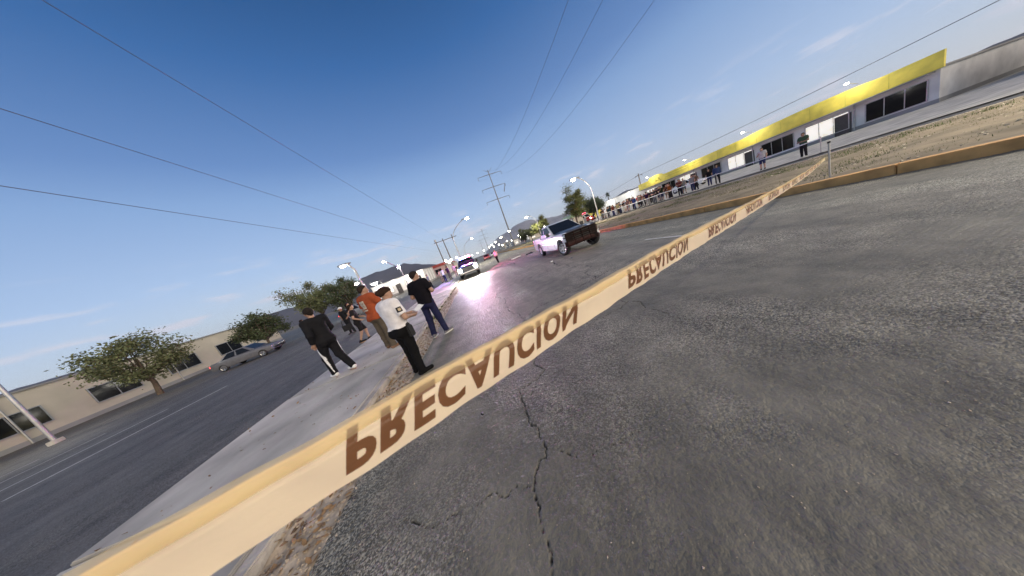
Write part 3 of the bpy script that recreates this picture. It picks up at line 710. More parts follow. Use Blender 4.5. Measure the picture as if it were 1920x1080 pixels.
for i, (x, y, hd, lab, v_, s_, t_, hr) in enumerate((
    (-9.2, 15.0, 70, 'onlooker in maroon shirt behind the woman with black shorts', 1, (.16, .02, .05), K_, (.02, .012, .01)),
    (-8.2, 12.7, 200, 'onlooker in black with white cap at the photo left edge', 3, K_, K_, (.7, .7, .68)),
    (-11.5, 14.2, 40, 'onlooker in grey shirt farther left on the parking lot', 0, G_, K_, (.02, .012, .01)),
    (-4.3, 24.8, 20, 'bystander in white shirt in the group beside the sidewalk, nearest to the orange man', 0, W_, N_, (.02, .012, .01)),
    (-3.9, 26.6, 60, 'bystander in dark violet shirt by the sidewalk edge, left of the police pickup', 4, (.07, .02, .09), G_, (.02, .012, .01)),
    (-3.2, 27.6, 180, 'bystander in pale shirt closest to the police pickup headlights', 1, (.5, .42, .5), (.35, .3, .25), (.02, .012, .01)),
    (-5.2, 28.0, -40, 'bystander in beige shirt behind the sidewalk group', 2, (.42, .36, .25), (.25, .22, .18), (.02, .012, .01)),
    (-4.7, 31.5, 30, 'tall bystander in black shirt at the back of the sidewalk group', 3, K_, G_, (.02, .012, .01)),
    (-6.4, 26.0, 90, 'bystander in grey hooded top standing apart on the parking lot side', 4, (.2, .2, .2), K_, (.02, .012, .01)))):
    person(std[v_], lab, (x, y, .1 if -5 < x < -2.4 else -.02), hd, s_, t_, (.05, .05, .05), hr, skin=(m_skin, m_skin2)[i % 2], group=lp, scale=random.uniform(.95, 1.04))
person(std[4], 'officer in pale shirt and dark trousers standing on the road beyond the pickup', (2.35, 25.6, 0), 200, (.72, .45, .48), K_, K_, (.02, .012, .01), scale=.97)
# --- the crowd behind the median
cr = 'onlookers behind the median tape'
crowd = [
 (24.9, 39.0, 2, (.02, .02, .022), K_, 'onlooker in black shirt, farthest along the crowd behind the median'),
 (24.6, 37.2, 0, (.10, .09, .03), N_, 'onlooker in olive shirt near the far end of the crowd'),
 (24.8, 35.3, 3, K_, G_, 'onlooker in black with a cap beside the yellow wall panel'),
 (24.5, 34.0, 4, (.03, .03, .04), K_, 'onlooker in long dark sleeves, alone between olive shirt and the lamp post'),
 (24.9, 32.2, 1, (.015, .015, .015), (.5, .47, .4), 'onlooker in black top and pale trousers right of the lamp post'),
 (24.6, 31.0, 0, (.05, .055, .07), N_, 'onlooker in slate shirt with folded arms'),
 (24.9, 30.2, 2, (.16, .17, .2), (.55, .54, .5), 'onlooker in grey shirt and pale shorts'),
 (24.6, 29.3, 1, (.06, .02, .025), (.16, .02, .03), 'onlooker in dark wine top and red trousers'),
 (24.9, 28.6, 0, (.03, .028, .03), (.45, .43, .4), 'onlooker in charcoal shirt and light trousers, folded arms'),
 (24.4, 27.9, 3, (.02, .02, .02), K_, 'onlooker in black shirt, hands on hips, left of the red shirt'),
 (24.6, 27.2, 2, (.55, .03, .07), K_, 'onlooker in bright red shirt in the middle of the crowd'),
 (24.9, 26.4, 4, (.012, .012, .014), (.012, .012, .012), 'onlooker all in black just right of the red shirt'),
 (24.5, 25.6, 1, (.16, .14, .12), (.10, .06, .04), 'onlooker in taupe top with long hair'),
 (24.8, 24.7, 0, (.02, .022, .03), (.03, .03, .04), 'onlooker in navy shirt with folded arms'),
 (24.4, 24.1, 4, (.012, .012, .012), (.6, .57, .52), 'onlooker in black long sleeves and cream trousers'),
 (24.9, 23.0, 2, (.10, .035, .025), (.3, .2, .15), 'onlooker in brown shirt and tan shorts'),
 (24.6, 22.3, 3, (.05, .03, .03), K_, 'onlooker in dark brown shirt with a cap'),
 (24.9, 21.4, 0, (.11, .03, .03), K_, 'onlooker in rust brown shirt near the yellow shop front'),
 (25.2, 20.2, 1, (.2, .2, .2), N_, 'onlooker in light grey top below the yellow fascia'),
 (24.9, 17.6, 4, (.03, .05, .12), K_, 'onlooker in blue long sleeves, right of the main crowd'),
 (25.3, 14.6, 2, (.5, .48, .45), N_, 'onlooker in cream shirt and blue shorts, last but one on the right'),
 (24.9, 12.2, 0, (.05, .09, .05), K_, 'onlooker in dark green shirt, last one on the right'),
]
for i, (x, y, v_, s_, t_, lab) in enumerate(crowd):
    person(std[v_], lab, (x, y, .05), 250+random.uniform(-35, 35), s_, t_, (.5, .5, .48) if i % 3 == 0 else (.04, .04, .04), (.02, .012, .01), skin=(m_skin, m_skin2)[i % 2], group=cr, scale=random.uniform(.93, 1.05))

back = [('teal', (.02, .12, .12)), ('mustard', (.35, .22, .03)), ('plum', (.10, .02, .08)), ('sky blue', (.2, .35, .5)), ('khaki', (.22, .19, .10)), ('pink', (.5, .2, .25)), ('lead grey', (.09, .09, .1)), ('ivory', (.6, .57, .48)),
        ('bottle green', (.015, .06, .03)), ('burgundy', (.12, .01, .02)), ('denim blue', (.05, .08, .16)), ('chocolate', (.06, .03, .02)), ('ash grey', (.28, .28, .28)), ('midnight blue', (.01, .015, .04)), ('coral', (.5, .14, .09)), ('sand', (.42, .34, .22)),
        ('graphite', (.04, .04, .045)), ('crimson', (.32, .01, .03)), ('indigo', (.03, .025, .12)), ('stone', (.33, .31, .27)), ('pine green', (.02, .045, .025)), ('espresso', (.03, .018, .012)), ('silver grey', (.4, .4, .41)), ('violet', (.12, .05, .2)), ('tan', (.3, .2, .11)), ('ink black', (.008, .008, .01))]
for i, (nm, c) in enumerate(back):
    y = 38.6-i*.78+random.uniform(-.2, .2)
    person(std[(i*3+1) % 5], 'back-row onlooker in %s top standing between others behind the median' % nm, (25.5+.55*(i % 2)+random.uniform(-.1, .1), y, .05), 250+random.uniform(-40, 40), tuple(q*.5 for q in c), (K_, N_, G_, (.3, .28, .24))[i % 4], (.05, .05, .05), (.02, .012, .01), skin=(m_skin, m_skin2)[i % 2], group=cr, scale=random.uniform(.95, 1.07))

front = [('white and blue', (.45, .5, .6)), ('dark olive', (.05, .05, .02)), ('bright white', (.75, .74, .72)), ('petrol blue', (.02, .06, .09)), ('brick red', (.25, .05, .03)), ('pale yellow', (.6, .52, .25)), ('jet black', (.006, .006, .007)), ('dusty rose', (.35, .17, .17)),
         ('cobalt blue', (.03, .06, .3)), ('oat beige', (.45, .39, .3)), ('deep purple', (.05, .015, .08)), ('smoke grey', (.15, .15, .155)), ('army green', (.06, .08, .03)), ('orange', (.5, .15, .02))]
for i, (nm, c) in enumerate(front):
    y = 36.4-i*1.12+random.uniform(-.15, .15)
    person(std[(i*2+3) % 5], 'front-row onlooker in %s top standing right at the barrier tape' % nm, (24.1+random.uniform(-.05, .08), y, .05), 255+random.uniform(-40, 40), c if 'white' in nm else tuple(q*.28 for q in c), (N_, K_, (.3, .28, .24), G_)[i % 4], (.4, .4, .38) if i % 4 == 1 else (.05, .05, .05), (.02, .012, .01), skin=(m_skin2, m_skin)[i % 2], group=cr, scale=random.uniform(.97, 1.07))

# ------------------------------------------------------------------ vehicles (front towards local -Y)
def rrect(y, hw, zb, zt, r=.08, n=4, crown=0.0):
    pts = []
    for cx, cz, a0 in ((hw-r, zt-r, 0), (-hw+r, zt-r, 90), (-hw+r, zb+r*.6, 180), (hw-r, zb+r*.6, 270)):
        for k in range(n+1):
            a = R(a0+90*k/n); rr = r if a0 < 180 else r*.6
            pts.append((cx+r*math.cos(a), y, cz+rr*math.sin(a)+(crown if a0 < 180 else 0)*(1-abs(cx)/hw)))
    return pts
m_rimw = M('pale_alloy', (.62, .61, .60), .35, .3, var=.15)
def wheel(parent, x, y, r=.40, w=.27, side=-1, steer=0., name='wheel', tyre=None, rim=None):
    o = empty(name, (x, y, r)); o.parent = parent; o.rotation_euler = (0, 0, steer)
    o2 = MB().lathe([(r*.62, -w/2+.02), (r*.80, -w/2), (r*.95, -w/2+.03), (r, -w/2+.07), (r, w/2-.07), (r*.95, w/2-.03), (r*.80, w/2), (r*.62, w/2-.02)], axis='x', n=28).build('tyre', tyre or m_rubber, o, True)
    MB().lathe([(0.001, side*(w/2-.11)), (r*.56, side*(w/2-.11))], axis='x', n=24).build('brake_disc', m_black, o, True)
    mb = MB().lathe([(0.001, side*(w/2-.035)), (r*.15, side*(w/2-.04)), (r*.17, side*(w/2-.09))], axis='x', n=18)
    mb.lathe([(r*.52, side*(w/2-.10)), (r*.55, side*(w/2-.03)), (r*.63, side*(w/2-.012)), (r*.66, side*(w/2-.03)), (r*.64, 0)], axis='x', n=28)
    for k in range(6):
        a = 2*math.pi*k/6; m = Matrix.Rotation(a, 3, 'X'); mb.box(m @ Vector((side*(w/2-.05), 0, r*.35)), (.03, .07, r*.44), m)
    mb.build('rim', rim or m_chrome, o, True)
    return o
def side_panel(corners, u0, u1, v0, v1, off):
    """sub-panel of a quad (bl, br, tr, tl) pushed out by off along its normal"""
    bl, br, tr, tl = [Vector(c) for c in corners]; nrm = (br-bl).cross(tl-bl).normalized()
    P = lambda u, v: (bl*(1-u)+br*u)*(1-v)+(tl*(1-u)+tr*u)*v+nrm*off
    return [P(u0, v0), P(u1, v0), P(u1, v1), P(u0, v1)]
def panel(quad, th=.012):
    q = [Vector(c) for c in quad]; n = (q[1]-q[0]).cross(q[3]-q[0]).normalized()
    a = [c for c in q]; b = [c-n*th for c in q]
    return MB().add(a+b, [(0,1,2,3), (7,6,5,4), (0,4,5,1), (1,5,6,2), (2,6,7,3), (3,7,4,0)])

def pickup(name, loc, rz, paint, hood_m, front_m, wheel_rot=0., wreck=False, glassm=None):
    root = empty(name, loc, rz); gl = glassm or m_glass
    # lower body: front clip and cab in one shell, wheel arches cut out
    st = [(-2.84, .78, .56, 1.02), (-2.76, .90, .46, 1.09), (-2.6, .97, .41, 1.13), (-2.2, 1.0, .38, 1.16), (-1.0, 1.0, .36, 1.19), (-.95, 1.0, .36, 1.20), (.2, 1.0, .36, 1.20), (1.18, 1.0, .36, 1.20)]
    body = MB().loft([rrect(y, hw, zb, zt, .16, 6) for y, hw, zb, zt in st]).build('body', paint, root, True)
    def cutter(y, r):
        c = MB().lathe([(0.001, -1.3), (r, -1.3), (r, 1.3), (0.001, 1.3)], (0, y, .42), 'x', 32).build('cutter', paint); c.parent = root; return c
    bpy.context.view_layer.update(); boolean_cut(body, [cutter(-1.87, .50)])
    bed = MB().loft([rrect(y, hw, zb, zt, .07) for y, hw, zb, zt in ((1.22, .995, .42, 1.24), (1.9, 1.0, .40, 1.25), (2.95, .99, .46, 1.26), (3.0, .96, .50, 1.24))]).build('bed', paint, root, True)
    hollow = MB().box((0, 2.12, 1.20), (1.74, 1.62, .75)).build('cutter', paint); hollow.parent = root
    bpy.context.view_layer.update(); boolean_cut(bed, [cutter(1.80, .50), hollow])
    MB().box((0, -1.85, .62), (1.5, 1.1, .44)).build('engine_bay', m_black, root); MB().box((0, .75, .50), (1.2, 4.6, .16)).build('chassis', m_black, root)
    # hood
    hv, hf = [], []
    for j, (y, hw, z) in enumerate(((-2.76, .76, 1.08), (-2.62, .82, 1.17), (-1.8, .86, 1.245), (-1.02, .86, 1.275))):
        for i in range(9):
            u = i/8*2-1; hv.append((u*hw, y, z-.055*abs(u)**4+.018*(abs(abs(u)-.45) < .16)))
            if i and j: q = j*9+i; hf.append((q-10, q-9, q, q-1))
    hood = mk('hood', hv, hf, hood_m, root, True)
    # greenhouse
    rings = [[(-.95, -1.02, 1.19), (.95, -1.02, 1.19), (.965, 1.16, 1.19), (-.965, 1.16, 1.19)], [(-.90, -.78, 1.36), (.90, -.78, 1.36), (.91, 1.10, 1.36), (-.91, 1.10, 1.36)],
             [(-.76, -.10, 1.79), (.76, -.10, 1.79), (.77, 1.0, 1.79), (-.77, 1.0, 1.79)], [(-.64, .06, 1.86), (.64, .06, 1.86), (.64, .88, 1.86), (-.64, .88, 1.86)]]
    cab = MB().loft(rings).build('cab', paint, root, True, bevel=.035)
    lo, hi = rings[1], rings[2]
    ws = side_panel((lo[0], lo[1], hi[1], hi[0]), .045, .955, -.30, .97, .014); panel(ws).build('windshield', gl, root)
    rw = side_panel((lo[2], lo[3], hi[3], hi[2]), .12, .88, .05, .92, .012); panel(rw).build('rear_window', gl, root)
    for sd, q in ((-1, (lo[3], lo[0], hi[0], hi[3])), (1, (lo[1], lo[2], hi[2], hi[1]))):
        if sd < 0: spans = ((.06, .30), (.36, .93))
        else: spans = ((.07, .64), (.70, .94))
        for (u0, u1) in spans:
            panel(side_panel(q, u0, u1, .06, .90, .010)).build('side_window', gl, root)
    for sd in (-1, 1):
        for yc in (-1.87, 1.80):      # flared lips of the wheel arches
            MB().tube([(sd*.985, yc+.52*math.cos(R(a)), .42+.52*math.sin(R(a))) for a in range(0, 181, 15)], .035, 6).build('arch_flare', paint, root, True)
        MB().box((sd*1.0, -.02, .74), (.03, 2.1, .05)).build('side_moulding', m_black if not wreck else m_chrome, root, bevel=.01)
        mir = MB(); mir.box((sd*1.13, -.72, 1.30), (.20, .10, .22)); mir.tube([(sd*.95, -.72, 1.24), (sd*1.06, -.72, 1.26)], .025, 6); mir.build('mirror', m_black, root, bevel=.02)
        for y in (-.32, .62): MB().box((sd*1.008, y, 1.06), (.03, .16, .03)).build('door_handle', m_black, root)
        for y in (-1.0, .16, 1.14): MB().box((sd*.9995, y, .80), (.012, .010, .70)).build('door_gap', m_black, root)
        MB().box((sd*.99, -.02, .40), (.06, 2.4, .07)).build('side_step', m_chrome if not wreck else m_wwhite, root, bevel=.012)
        tl = MB(); tl.box((sd*.90, 2.99, .98), (.16, .06, .34)); tl.build('tail_lamp', m_redlow if not wreck else cloth((.3, .01, .01)), root)
    # nose: grille with bars, stacked headlights, bumper
    MB().box((0, -2.815, .86), (1.16, .05, .40)).build('grille', front_m, root, bevel=.015)
    for k in range(4): MB().box((0, -2.85, .72+.095*k), (1.10, .03, .022)).build('grille_bar', m_black if wreck else m_chrome, root)
    for sd in (-1, 1):
        MB().box((sd*.755, -2.78, .88), (.34, .12, .32)).build('headlight', M('dark_headlight_glass', (.06, .035, .022), .15, var=.6, scale=9) if wreck else m_head, root, bevel=.02)
    bp = MB().loft([[(x, y-2.83, z) for (y, z) in ((.06, .42), (-.05, .44), (-.09, .50), (-.09, .60), (-.04, .66), (.06, .66))] if abs(x) < .9 else [(x, y-2.72, z) for (y, z) in ((.10, .44), (0, .46), (-.03, .50), (-.03, .60), (0, .65), (.10, .65))] for x in (-1.0, -.86, -.4, 0, .4, .86, 1.0)])
    bumper = bp.build('bumper', front_m if wreck else m_chrome, root, True)
    for (x, y, sd, stv) in ((-.87, -1.87, -1, wheel_rot), (.87, -1.87, 1, wheel_rot), (-.87, 1.80, -1, 0), (.87, 1.80, 1, 0)):
        wheel(root, x, y, .40, .27, sd, stv, rim=m_rimw)
    if wreck:
        gg = MB()
        for z in (.46, .68, .90, 1.10): gg.tube([(-.99, -2.60, z), (-.92, -2.84, z), (-.5, -2.91, z), (.5, -2.91, z), (.86, -2.82, z), (.93, -2.60, z)], .022, 7)
        for x in (-.90, -.45, 0, .45, .84): gg.tube([(x, -2.83 if abs(x) > .6 else -2.91, .40), (x, -2.83 if abs(x) > .6 else -2.91, 1.12)], .026, 7)
        gg.build('grille_guard', m_guard, root, True)
        MB().box((-.03, -2.855, .76), (1.74, .04, .66)).build('mesh_screen', m_screen, root)
        # crumpled nose: push the hood up and the bumper back at the struck corner
        for v in hood.data.vertices:
            if v.co.y < -1.6 and v.co.x > 0: v.co.z += .07*math.sin(v.co.x*9)*(-v.co.y-1.5); v.co.y += .08*v.co.x
        for v in bumper.data.vertices:
            if v.co.x > .3: v.co.y += .16*(v.co.x-.3); v.co.z -= .10*(v.co.x-.3)
            v.co.z += .015*math.sin(v.co.x*17)
        for v in body.data.vertices:
            if v.co.y < -2.1 and v.co.x > .4: v.co.y += .10; v.co.x -= .05*math.sin(v.co.z*13)
        sk_ = MB()
        for q in range(3): sk_.box((.98-.03*q, -2.42+.05*q, .62+.14*q), (.10, .34-.05*q, .10), Matrix.Rotation(.3+.2*q, 3, 'Z') @ Matrix.Rotation(.25, 3, 'X'))
        sk_.build('torn_fender', paint, root, bevel=.01)
        for ch in root.children:        # the whole nose is pushed back towards the wheels
            if ch.type == 'MESH':
                for v in ch.data.vertices:
                    if v.co.y < -2.28: v.co.y = -2.28+(v.co.y+2.28)*.40+.05*max(0, v.co.x)
    return root
m_hoodg = M('dark_grey_hood_paint', (.07, .075, .085), .3, var=.2, scale=2, coat=.6)
m_front = M('dark_maroon_grille', (.030, .009, .008), .45, var=.45, scale=5)
m_guard = M('dark_red_guard_paint', (.014, .0045, .004), .35, var=.5, scale=4); m_screen = M('black_mesh', (.008, .004, .0035), .6, var=.5, scale=7)
for q_ in (m_guard, m_screen, m_front): q_.node_tree.nodes['Principled BSDF'].inputs['Specular IOR Level'].default_value = .12
truck = pickup('pickup_truck', (5.44, 12.38, 0), R(0), m_white, m_hoodg, m_front, wheel_rot=R(20), wreck=True)
tag(truck, 'crashed white pickup truck with dark grey hood facing the camera on the road', 'pickup truck')
m_navy = M('dark_blue_police_paint', (.02, .03, .09), .35, var=.1, coat=.5)
police = pickup('police_pickup', (-1.22, 22.7, 0), R(2), m_navy, m_navy, m_black)
tag(police, 'police pickup with headlights on and flashing red and blue light bar', 'police pickup')
lb = MB().box((0, .16, 1.90), (1.40, .66, .06)).build('light_bar', m_black, police, bevel=.02)  # base plate extended forward to keep the flash light off the hood
for k, (x, m) in enumerate(((-.52, m_blue), (-.30, m_blue), (-.08, m_beacw), (.14, m_beacw), (.34, m_red), (.53, m_red))):
    MB().box((x, .3, 2.01), (.20, .30, .17)).build('beacon', m, lb, bevel=.03)
HL = (1.0, .96, .92)
for sd in (-1, 1):
    lamp('headlight_beam', 'SPOT', (sd*.755, -2.95, .90), 1500, HL, .12, 84, (sd*.9+1.5, -20, .4), .9, police)
lamp('red_flash', 'POINT', (.45, .08, 2.13), 1700, (1.0, .12, .42), .12, parent=police)
lamp('blue_flash', 'POINT', (-.45, .08, 2.13), 1350, (.38, .22, 1.0), .12, parent=police)

def sedan(name, loc, rz, paint, label, cat='car', tail=True, scale=1.0):
    root = empty(name, loc, rz); root.scale = (scale,)*3
    st = [(-2.15, .70, .38, .66), (-2.05, .82, .28, .74), (-1.2, .88, .24, .86), (-.9, .89, .24, .90), (1.3, .89, .24, .94), (2.0, .84, .28, .92), (2.15, .76, .36, .84)]
    b = MB().loft([rrect(y, hw, zb, zt, .10) for y, hw, zb, zt in st]).build('body', paint, root, True)
    rings = [[(-.80, -1.0, .88), (.80, -1.0, .88), (.80, 1.55, .90), (-.80, 1.55, .90)], [(-.60, -.25, 1.40), (.60, -.25, 1.40), (.60, .85, 1.40), (-.60, .85, 1.40)]]
    MB().loft(rings).build('cabin', paint, root, True, bevel=.05)
    a, c = rings
    for q, nm, u in (((a[0], a[1], c[1], c[0]), 'windshield', (.08, .92)), ((a[2], a[3], c[3], c[2]), 'rear_window', (.08, .92))): panel(side_panel(q, *u, .10, .90, .012)).build(nm, m_glass, root)
    for q in ((a[3], a[0], c[0], c[3]), (a[1], a[2], c[2], c[1])):
        for u in ((.10, .46), (.52, .90)): panel(side_panel(q, *u, .10, .88, .012)).build('side_window', m_glass, root)
    for x in (-1, 1):
        for y in (-1.35, 1.35): wheel(root, x*.80, y, .32, .20, x)
        MB().box((x*.62, 2.12, .74), (.30, .08, .14)).build('tail_lamp', m_redlow, root); MB().box((x*.62, -2.10, .62), (.30, .08, .14)).build('headlight', m_chrome, root)
    MB().box((0, 2.13, .50), (1.3, .10, .14)).build('bumper', m_black, root); MB().box((0, -2.13, .45), (1.3, .10, .14)).build('bumper', m_black, root)
    tag(root, label, cat); return root
sedan('car', (2.6, 56, 0), 0, M('red_car_paint', (.38, .02, .03), .3, coat=.5), 'red car stopped far down the road beyond the officer')
sedan('car', (5.2, 66, 0), R(3), m_white, 'white car stopped behind the red car far down the road')
sedan('car', (-15.5, 27, -.02), R(80), M('silver_car_paint', (.35, .36, .37), .3, .4, coat=.4), 'silver car parked on the lot before the white building')
sedan('car', (-18.5, 34.5, -.02), R(95), M('dark_green_car_paint', (.03, .05, .04), .3, coat=.4), 'dark car parked close to the white building')
sedan('car', (-22, 21, -.02), R(100), M('grey_car_paint', (.12, .12, .13), .3, coat=.4), 'grey car parked on the left side of the lot')
sedan('car', (33, 27, .04), R(10), m_white, 'white car parked behind the crowd in front of the shops')

def box_van(name, loc, rz, paint, label):
    root = empty(name, loc, rz)
    MB().loft([rrect(y, .98, .38, zt, .12) for y, zt in ((-2.7, .95), (-2.55, 1.1), (-1.75, 1.25), (-1.6, 1.3))]).build('hood', cloth((.5, .03, .025)), root, True)
    MB().loft([rrect(y, hw, .38, zt, .14) for y, hw, zt in ((-1.62, .98, 1.35), (-.95, .97, 2.05), (-.3, 1.0, 2.35), (2.6, 1.0, 2.38), (2.75, .97, 2.30))]).build('body', paint, root, True)
    panel([(-.80, -1.60, 1.40), (.80, -1.60, 1.40), (.76, -1.0, 2.00), (-.76, -1.0, 2.00)]).build('windshield', m_glass, root)
    for sx in (-1, 1):
        MB().box((sx*.995, -.75, 1.55), (.03, .70, .45)).build('side_window', m_glass, root)
        MB().box((sx*1.003, .9, 1.05), (.02, 3.3, .22)).build('red_stripe', cloth((.5, .02, .02)), root)
        for y in (-1.9, 1.7): wheel(root, sx*.86, y, .37, .24, sx)
        MB().box((sx*.72, -2.68, .85), (.30, .08, .20)).build('headlight', m_bulb, root)
    lb = MB().box((0, -.35, 2.41), (1.3, .25, .05)).build('light_bar', m_black, root)
    for x in (-.45, .45): MB().box((x, -.35, 2.48), (.5, .22, .10)).build('beacon', m_red, lb)
    tag(root, label, 'ambulance'); return root
box_van('ambulance', (29.3, 50.5, .04), R(20), M('ambulance_paint', (.72, .70, .68), .4, coat=.3), 'red and white ambulance with lit beacons behind the crashed pickup')

# ------------------------------------------------------------------ street lamps, poles, wires
def arc(p0, p1, p2, n=8):
    p0, p1, p2 = map(Vector, (p0, p1, p2)); return [p0*(1-t)**2+p1*2*t*(1-t)+p2*t*t for t in [k/n for k in range(n+1)]]
def street_lamp(loc, h, reach, label, lens=None, energy=0, rz=0., color=(1.0, .93, .78), r=.09, bend=.62, pole=None, group='street lamps along the median', size=1.0):
    o = empty('street_lamp', loc, rz)
    MB().box((0, 0, .12), (.36, .36, .24)).build('base', m_conc, o, bevel=.02)
    pts = [(0, 0, .2), (0, 0, h*bend*.5), (0, 0, h*bend)]+[tuple(p) for p in arc((0, 0, h*bend), (0, 0, h*.86), (-reach, 0, h))[1:]]
    MB().tube(pts, [r, r*.9, r*.75]+[r*.6]*8, 10).build('post', pole or m_steel, o, True)
    hd = MB(); hd.loft([[(x-reach-.35*size, y, z+h) for y, z in ((-.16*w, -.02), (.16*w, -.02), (.12*w, .10*w), (-.12*w, .10*w))] for x, w in ((.55*size, .5), (.35*size, .9), (0, 1.), (-.30*size, .7))]); hd.build('lamp_head', m_polec, o, True)
    MB().lathe([(0.001, -.11*size), (.09*size, -.10*size), (.15*size, -.06*size), (.17*size, 0)], (-reach-.35*size, 0, h-.025), 'z', 14).build('lamp_lens', lens or m_lampy, o, True)
    if energy: lamp('lamp_light', 'SPOT', (-reach-.35, 0, h-.22), energy, color, .2, 150, (-reach-.35, 0, 0), .6, o)
    tag(o, label, 'street lamp', group); return o
lamps_r = [(29.05, 'lit curved street lamp nearest the crowd on the right'), (56.5, 'lit street lamp beside the two roadside trees'), (86.3, 'third lit street lamp along the median, near the tall steel pole'), (113.7, 'fourth lit street lamp along the median'), (145.7, 'fifth lit street lamp along the median'), (178, 'sixth lit street lamp along the median'), (212, 'farthest lit street lamp along the median')]
for i, (y, lab) in enumerate(lamps_r):
    street_lamp((19.3, y, .1), 7.0, 1.7, lab, m_lampy, (4200 if i < 2 else 0), size=1.9+i*.35)
street_lamp((19.3, .5, .1), 7.0, 1.7, 'street lamp on the median at the far right of the view', m_lampy, 3600, size=1.4)
street_lamp((-2.9, 42, .1), 9.2, 3.3, 'tall lit street lamp arching over the police pickup', m_lampy, 4200, rz=math.pi, r=.10, group='street lamps left of the road', size=2.0)
street_lamp((-2.9, 74, .1), 8.2, 3.2, 'lit street lamp farther along the sidewalk', m_lampw, 0, rz=math.pi, group='street lamps left of the road', size=2.0)
street_lamp((-9.0, 17.5, -.02), 4.5, .25, 'pale lit lamp post behind the man in orange', m_lampw, 260, r=.10, bend=.9, group='lamps on the parking lot', size=1.1, color=(1, .97, .9))
street_lamp((-17.2, 34, -.02), 4.3, .2, 'bright floodlight post left of the man in orange', m_lampw, 500, r=.07, bend=.9, group='lamps on the parking lot', size=2.6, color=(1, .97, .9))
street_lamp((-16.2, 37, -.02), 3.5, .2, 'bright floodlight post just above the orange man\'s shoulder', m_lampw, 500, r=.07, bend=.9, group='lamps on the parking lot', size=2.6, color=(1, .97, .9))
street_lamp((-27, 15, -.02), 5.2, .6, 'lit lamp post at the left side of the parking lot', m_lampw, 300, r=.09, bend=.85, group='lamps on the parking lot', size=1.3)
# post with one lamp at the bend and a long arm reaching towards the camera
o = empty('street_lamp', (-9.0, 26.6, -.02))
MB().tube([(0, 0, 0), (0, 0, 2.2), (0, 0, 3.7)], [.09, .07, .06], 10).build('post', m_steel, o, True)
MB().tube([(0, 0, 3.65), (0, -1.6, 4.05), (0, -3.0, 4.48), (0, -3.4, 4.52)], [.05, .045, .04, .035], 8).build('arm', m_polec, o, True)
for y, z, s in ((-3.6, 4.46, .09), (-3.15, 4.42, .05), (-.25, 3.72, .17)):
    MB().lathe([(0.001, -s), (s*.7, -s*.7), (s, 0), (s*.7, s*.7), (0.001, s)], (0, y, z), 'z', 12).build('lamp_lens', m_lampw, o, True)
tag(o, 'lamp post with a long slanting arm above the man in black', 'street lamp', 'lamps on the parking lot')

def power_pole(name, loc, h, arms, label, mat, r0=.45, r1=.18, vee=True, ins=1.4):
    o = empty(name, loc)
    MB().tube([(0, 0, 0), (0, 0, h*.3), (0, 0, h*.7), (0, 0, h)], [r0, r0*.8, r0*.55, r1], 12).build('shaft', mat, o, True)
    for z, hw in arms:
        a = MB().tube([(-hw, 0, z-.1), (0, 0, z), (hw, 0, z-.1)], [.09, .17, .09] if ins > 1 else [.05, .06, .05], 8).build('crossarm', mat, o, True)
        for s in (-1, 1): MB().tube([(s*hw, 0, z-.1), (s*hw, 0, z-.1-ins)], .10 if ins > 1 else .05, 6).build('insulator', mat, a)
    if vee:
        for s in (-1, 1): MB().tube([(0, 0, h-1.0), (s*2.4, 0, h+.6)], [.10, .05], 6).build('ground_wire_arm', mat, o)
    tag(o, label, 'power pole'); return o
arms = [(37.4, 6.1), (31.4, 6.1), (25.3, 6.1)]
p = power_pole('transmission_pole', (21.2, 108.6, 0), 39.5, arms, 'tall steel transmission pole with three crossarms standing at the roadside', m_polec)
MB().tube([(6.1, 0, 31.3), (4.4, 0, 27.6)], [.12, .22], 6).build('hanging_insulator', m_polec, p)
power_pole('transmission_pole', (21.2, 300, 0), 36, [(33.5, 6.1), (28, 6.1), (22.5, 6.1)], 'distant steel transmission pole farther down the same line', m_polec)
power_pole('transmission_pole', (21.2, 470, 0), 36, [(33.5, 6.1), (28, 6.1), (22.5, 6.1)], 'faintest and farthest steel transmission pole', m_polec)
hf = empty('pole_frame', (-8, 74.5, 0))
for x, z in ((-2.9, 11.9), (-.4, 11.6), (2.9, 11.9)): MB().tube([(x, 0, 0), (x, 0, z*.5), (x, 0, z)], [.20, .17, .13], 8).build('pole', m_wood, hf, True)
MB().box((.4, 0, 10.9), (8.0, .14, .18)).build('crossarm', m_wood, hf); MB().lathe([(.001, 0), (.32, 0), (.32, .9), (.001, .9)], (-2.9, -.3, 11.0), 'z', 10).build('transformer', m_steel, hf, True)
tag(hf, 'frame of three wooden poles joined by one crossarm, left of the siren lights', 'power pole')
up_ = power_pole('utility_pole', (45, 48, .04), 6.9, [(6.5, 1.0)], 'short wooden utility pole rising beside the yellow shop', m_wood, .16, .10, False, .25)
tp_ = power_pole('utility_pole', (-2.75, -.74, .08), 9.5, [(9.0, 1.1)], 'wooden utility pole on the sidewalk where the caution tape is tied', m_wood, .16, .11, False, .25)

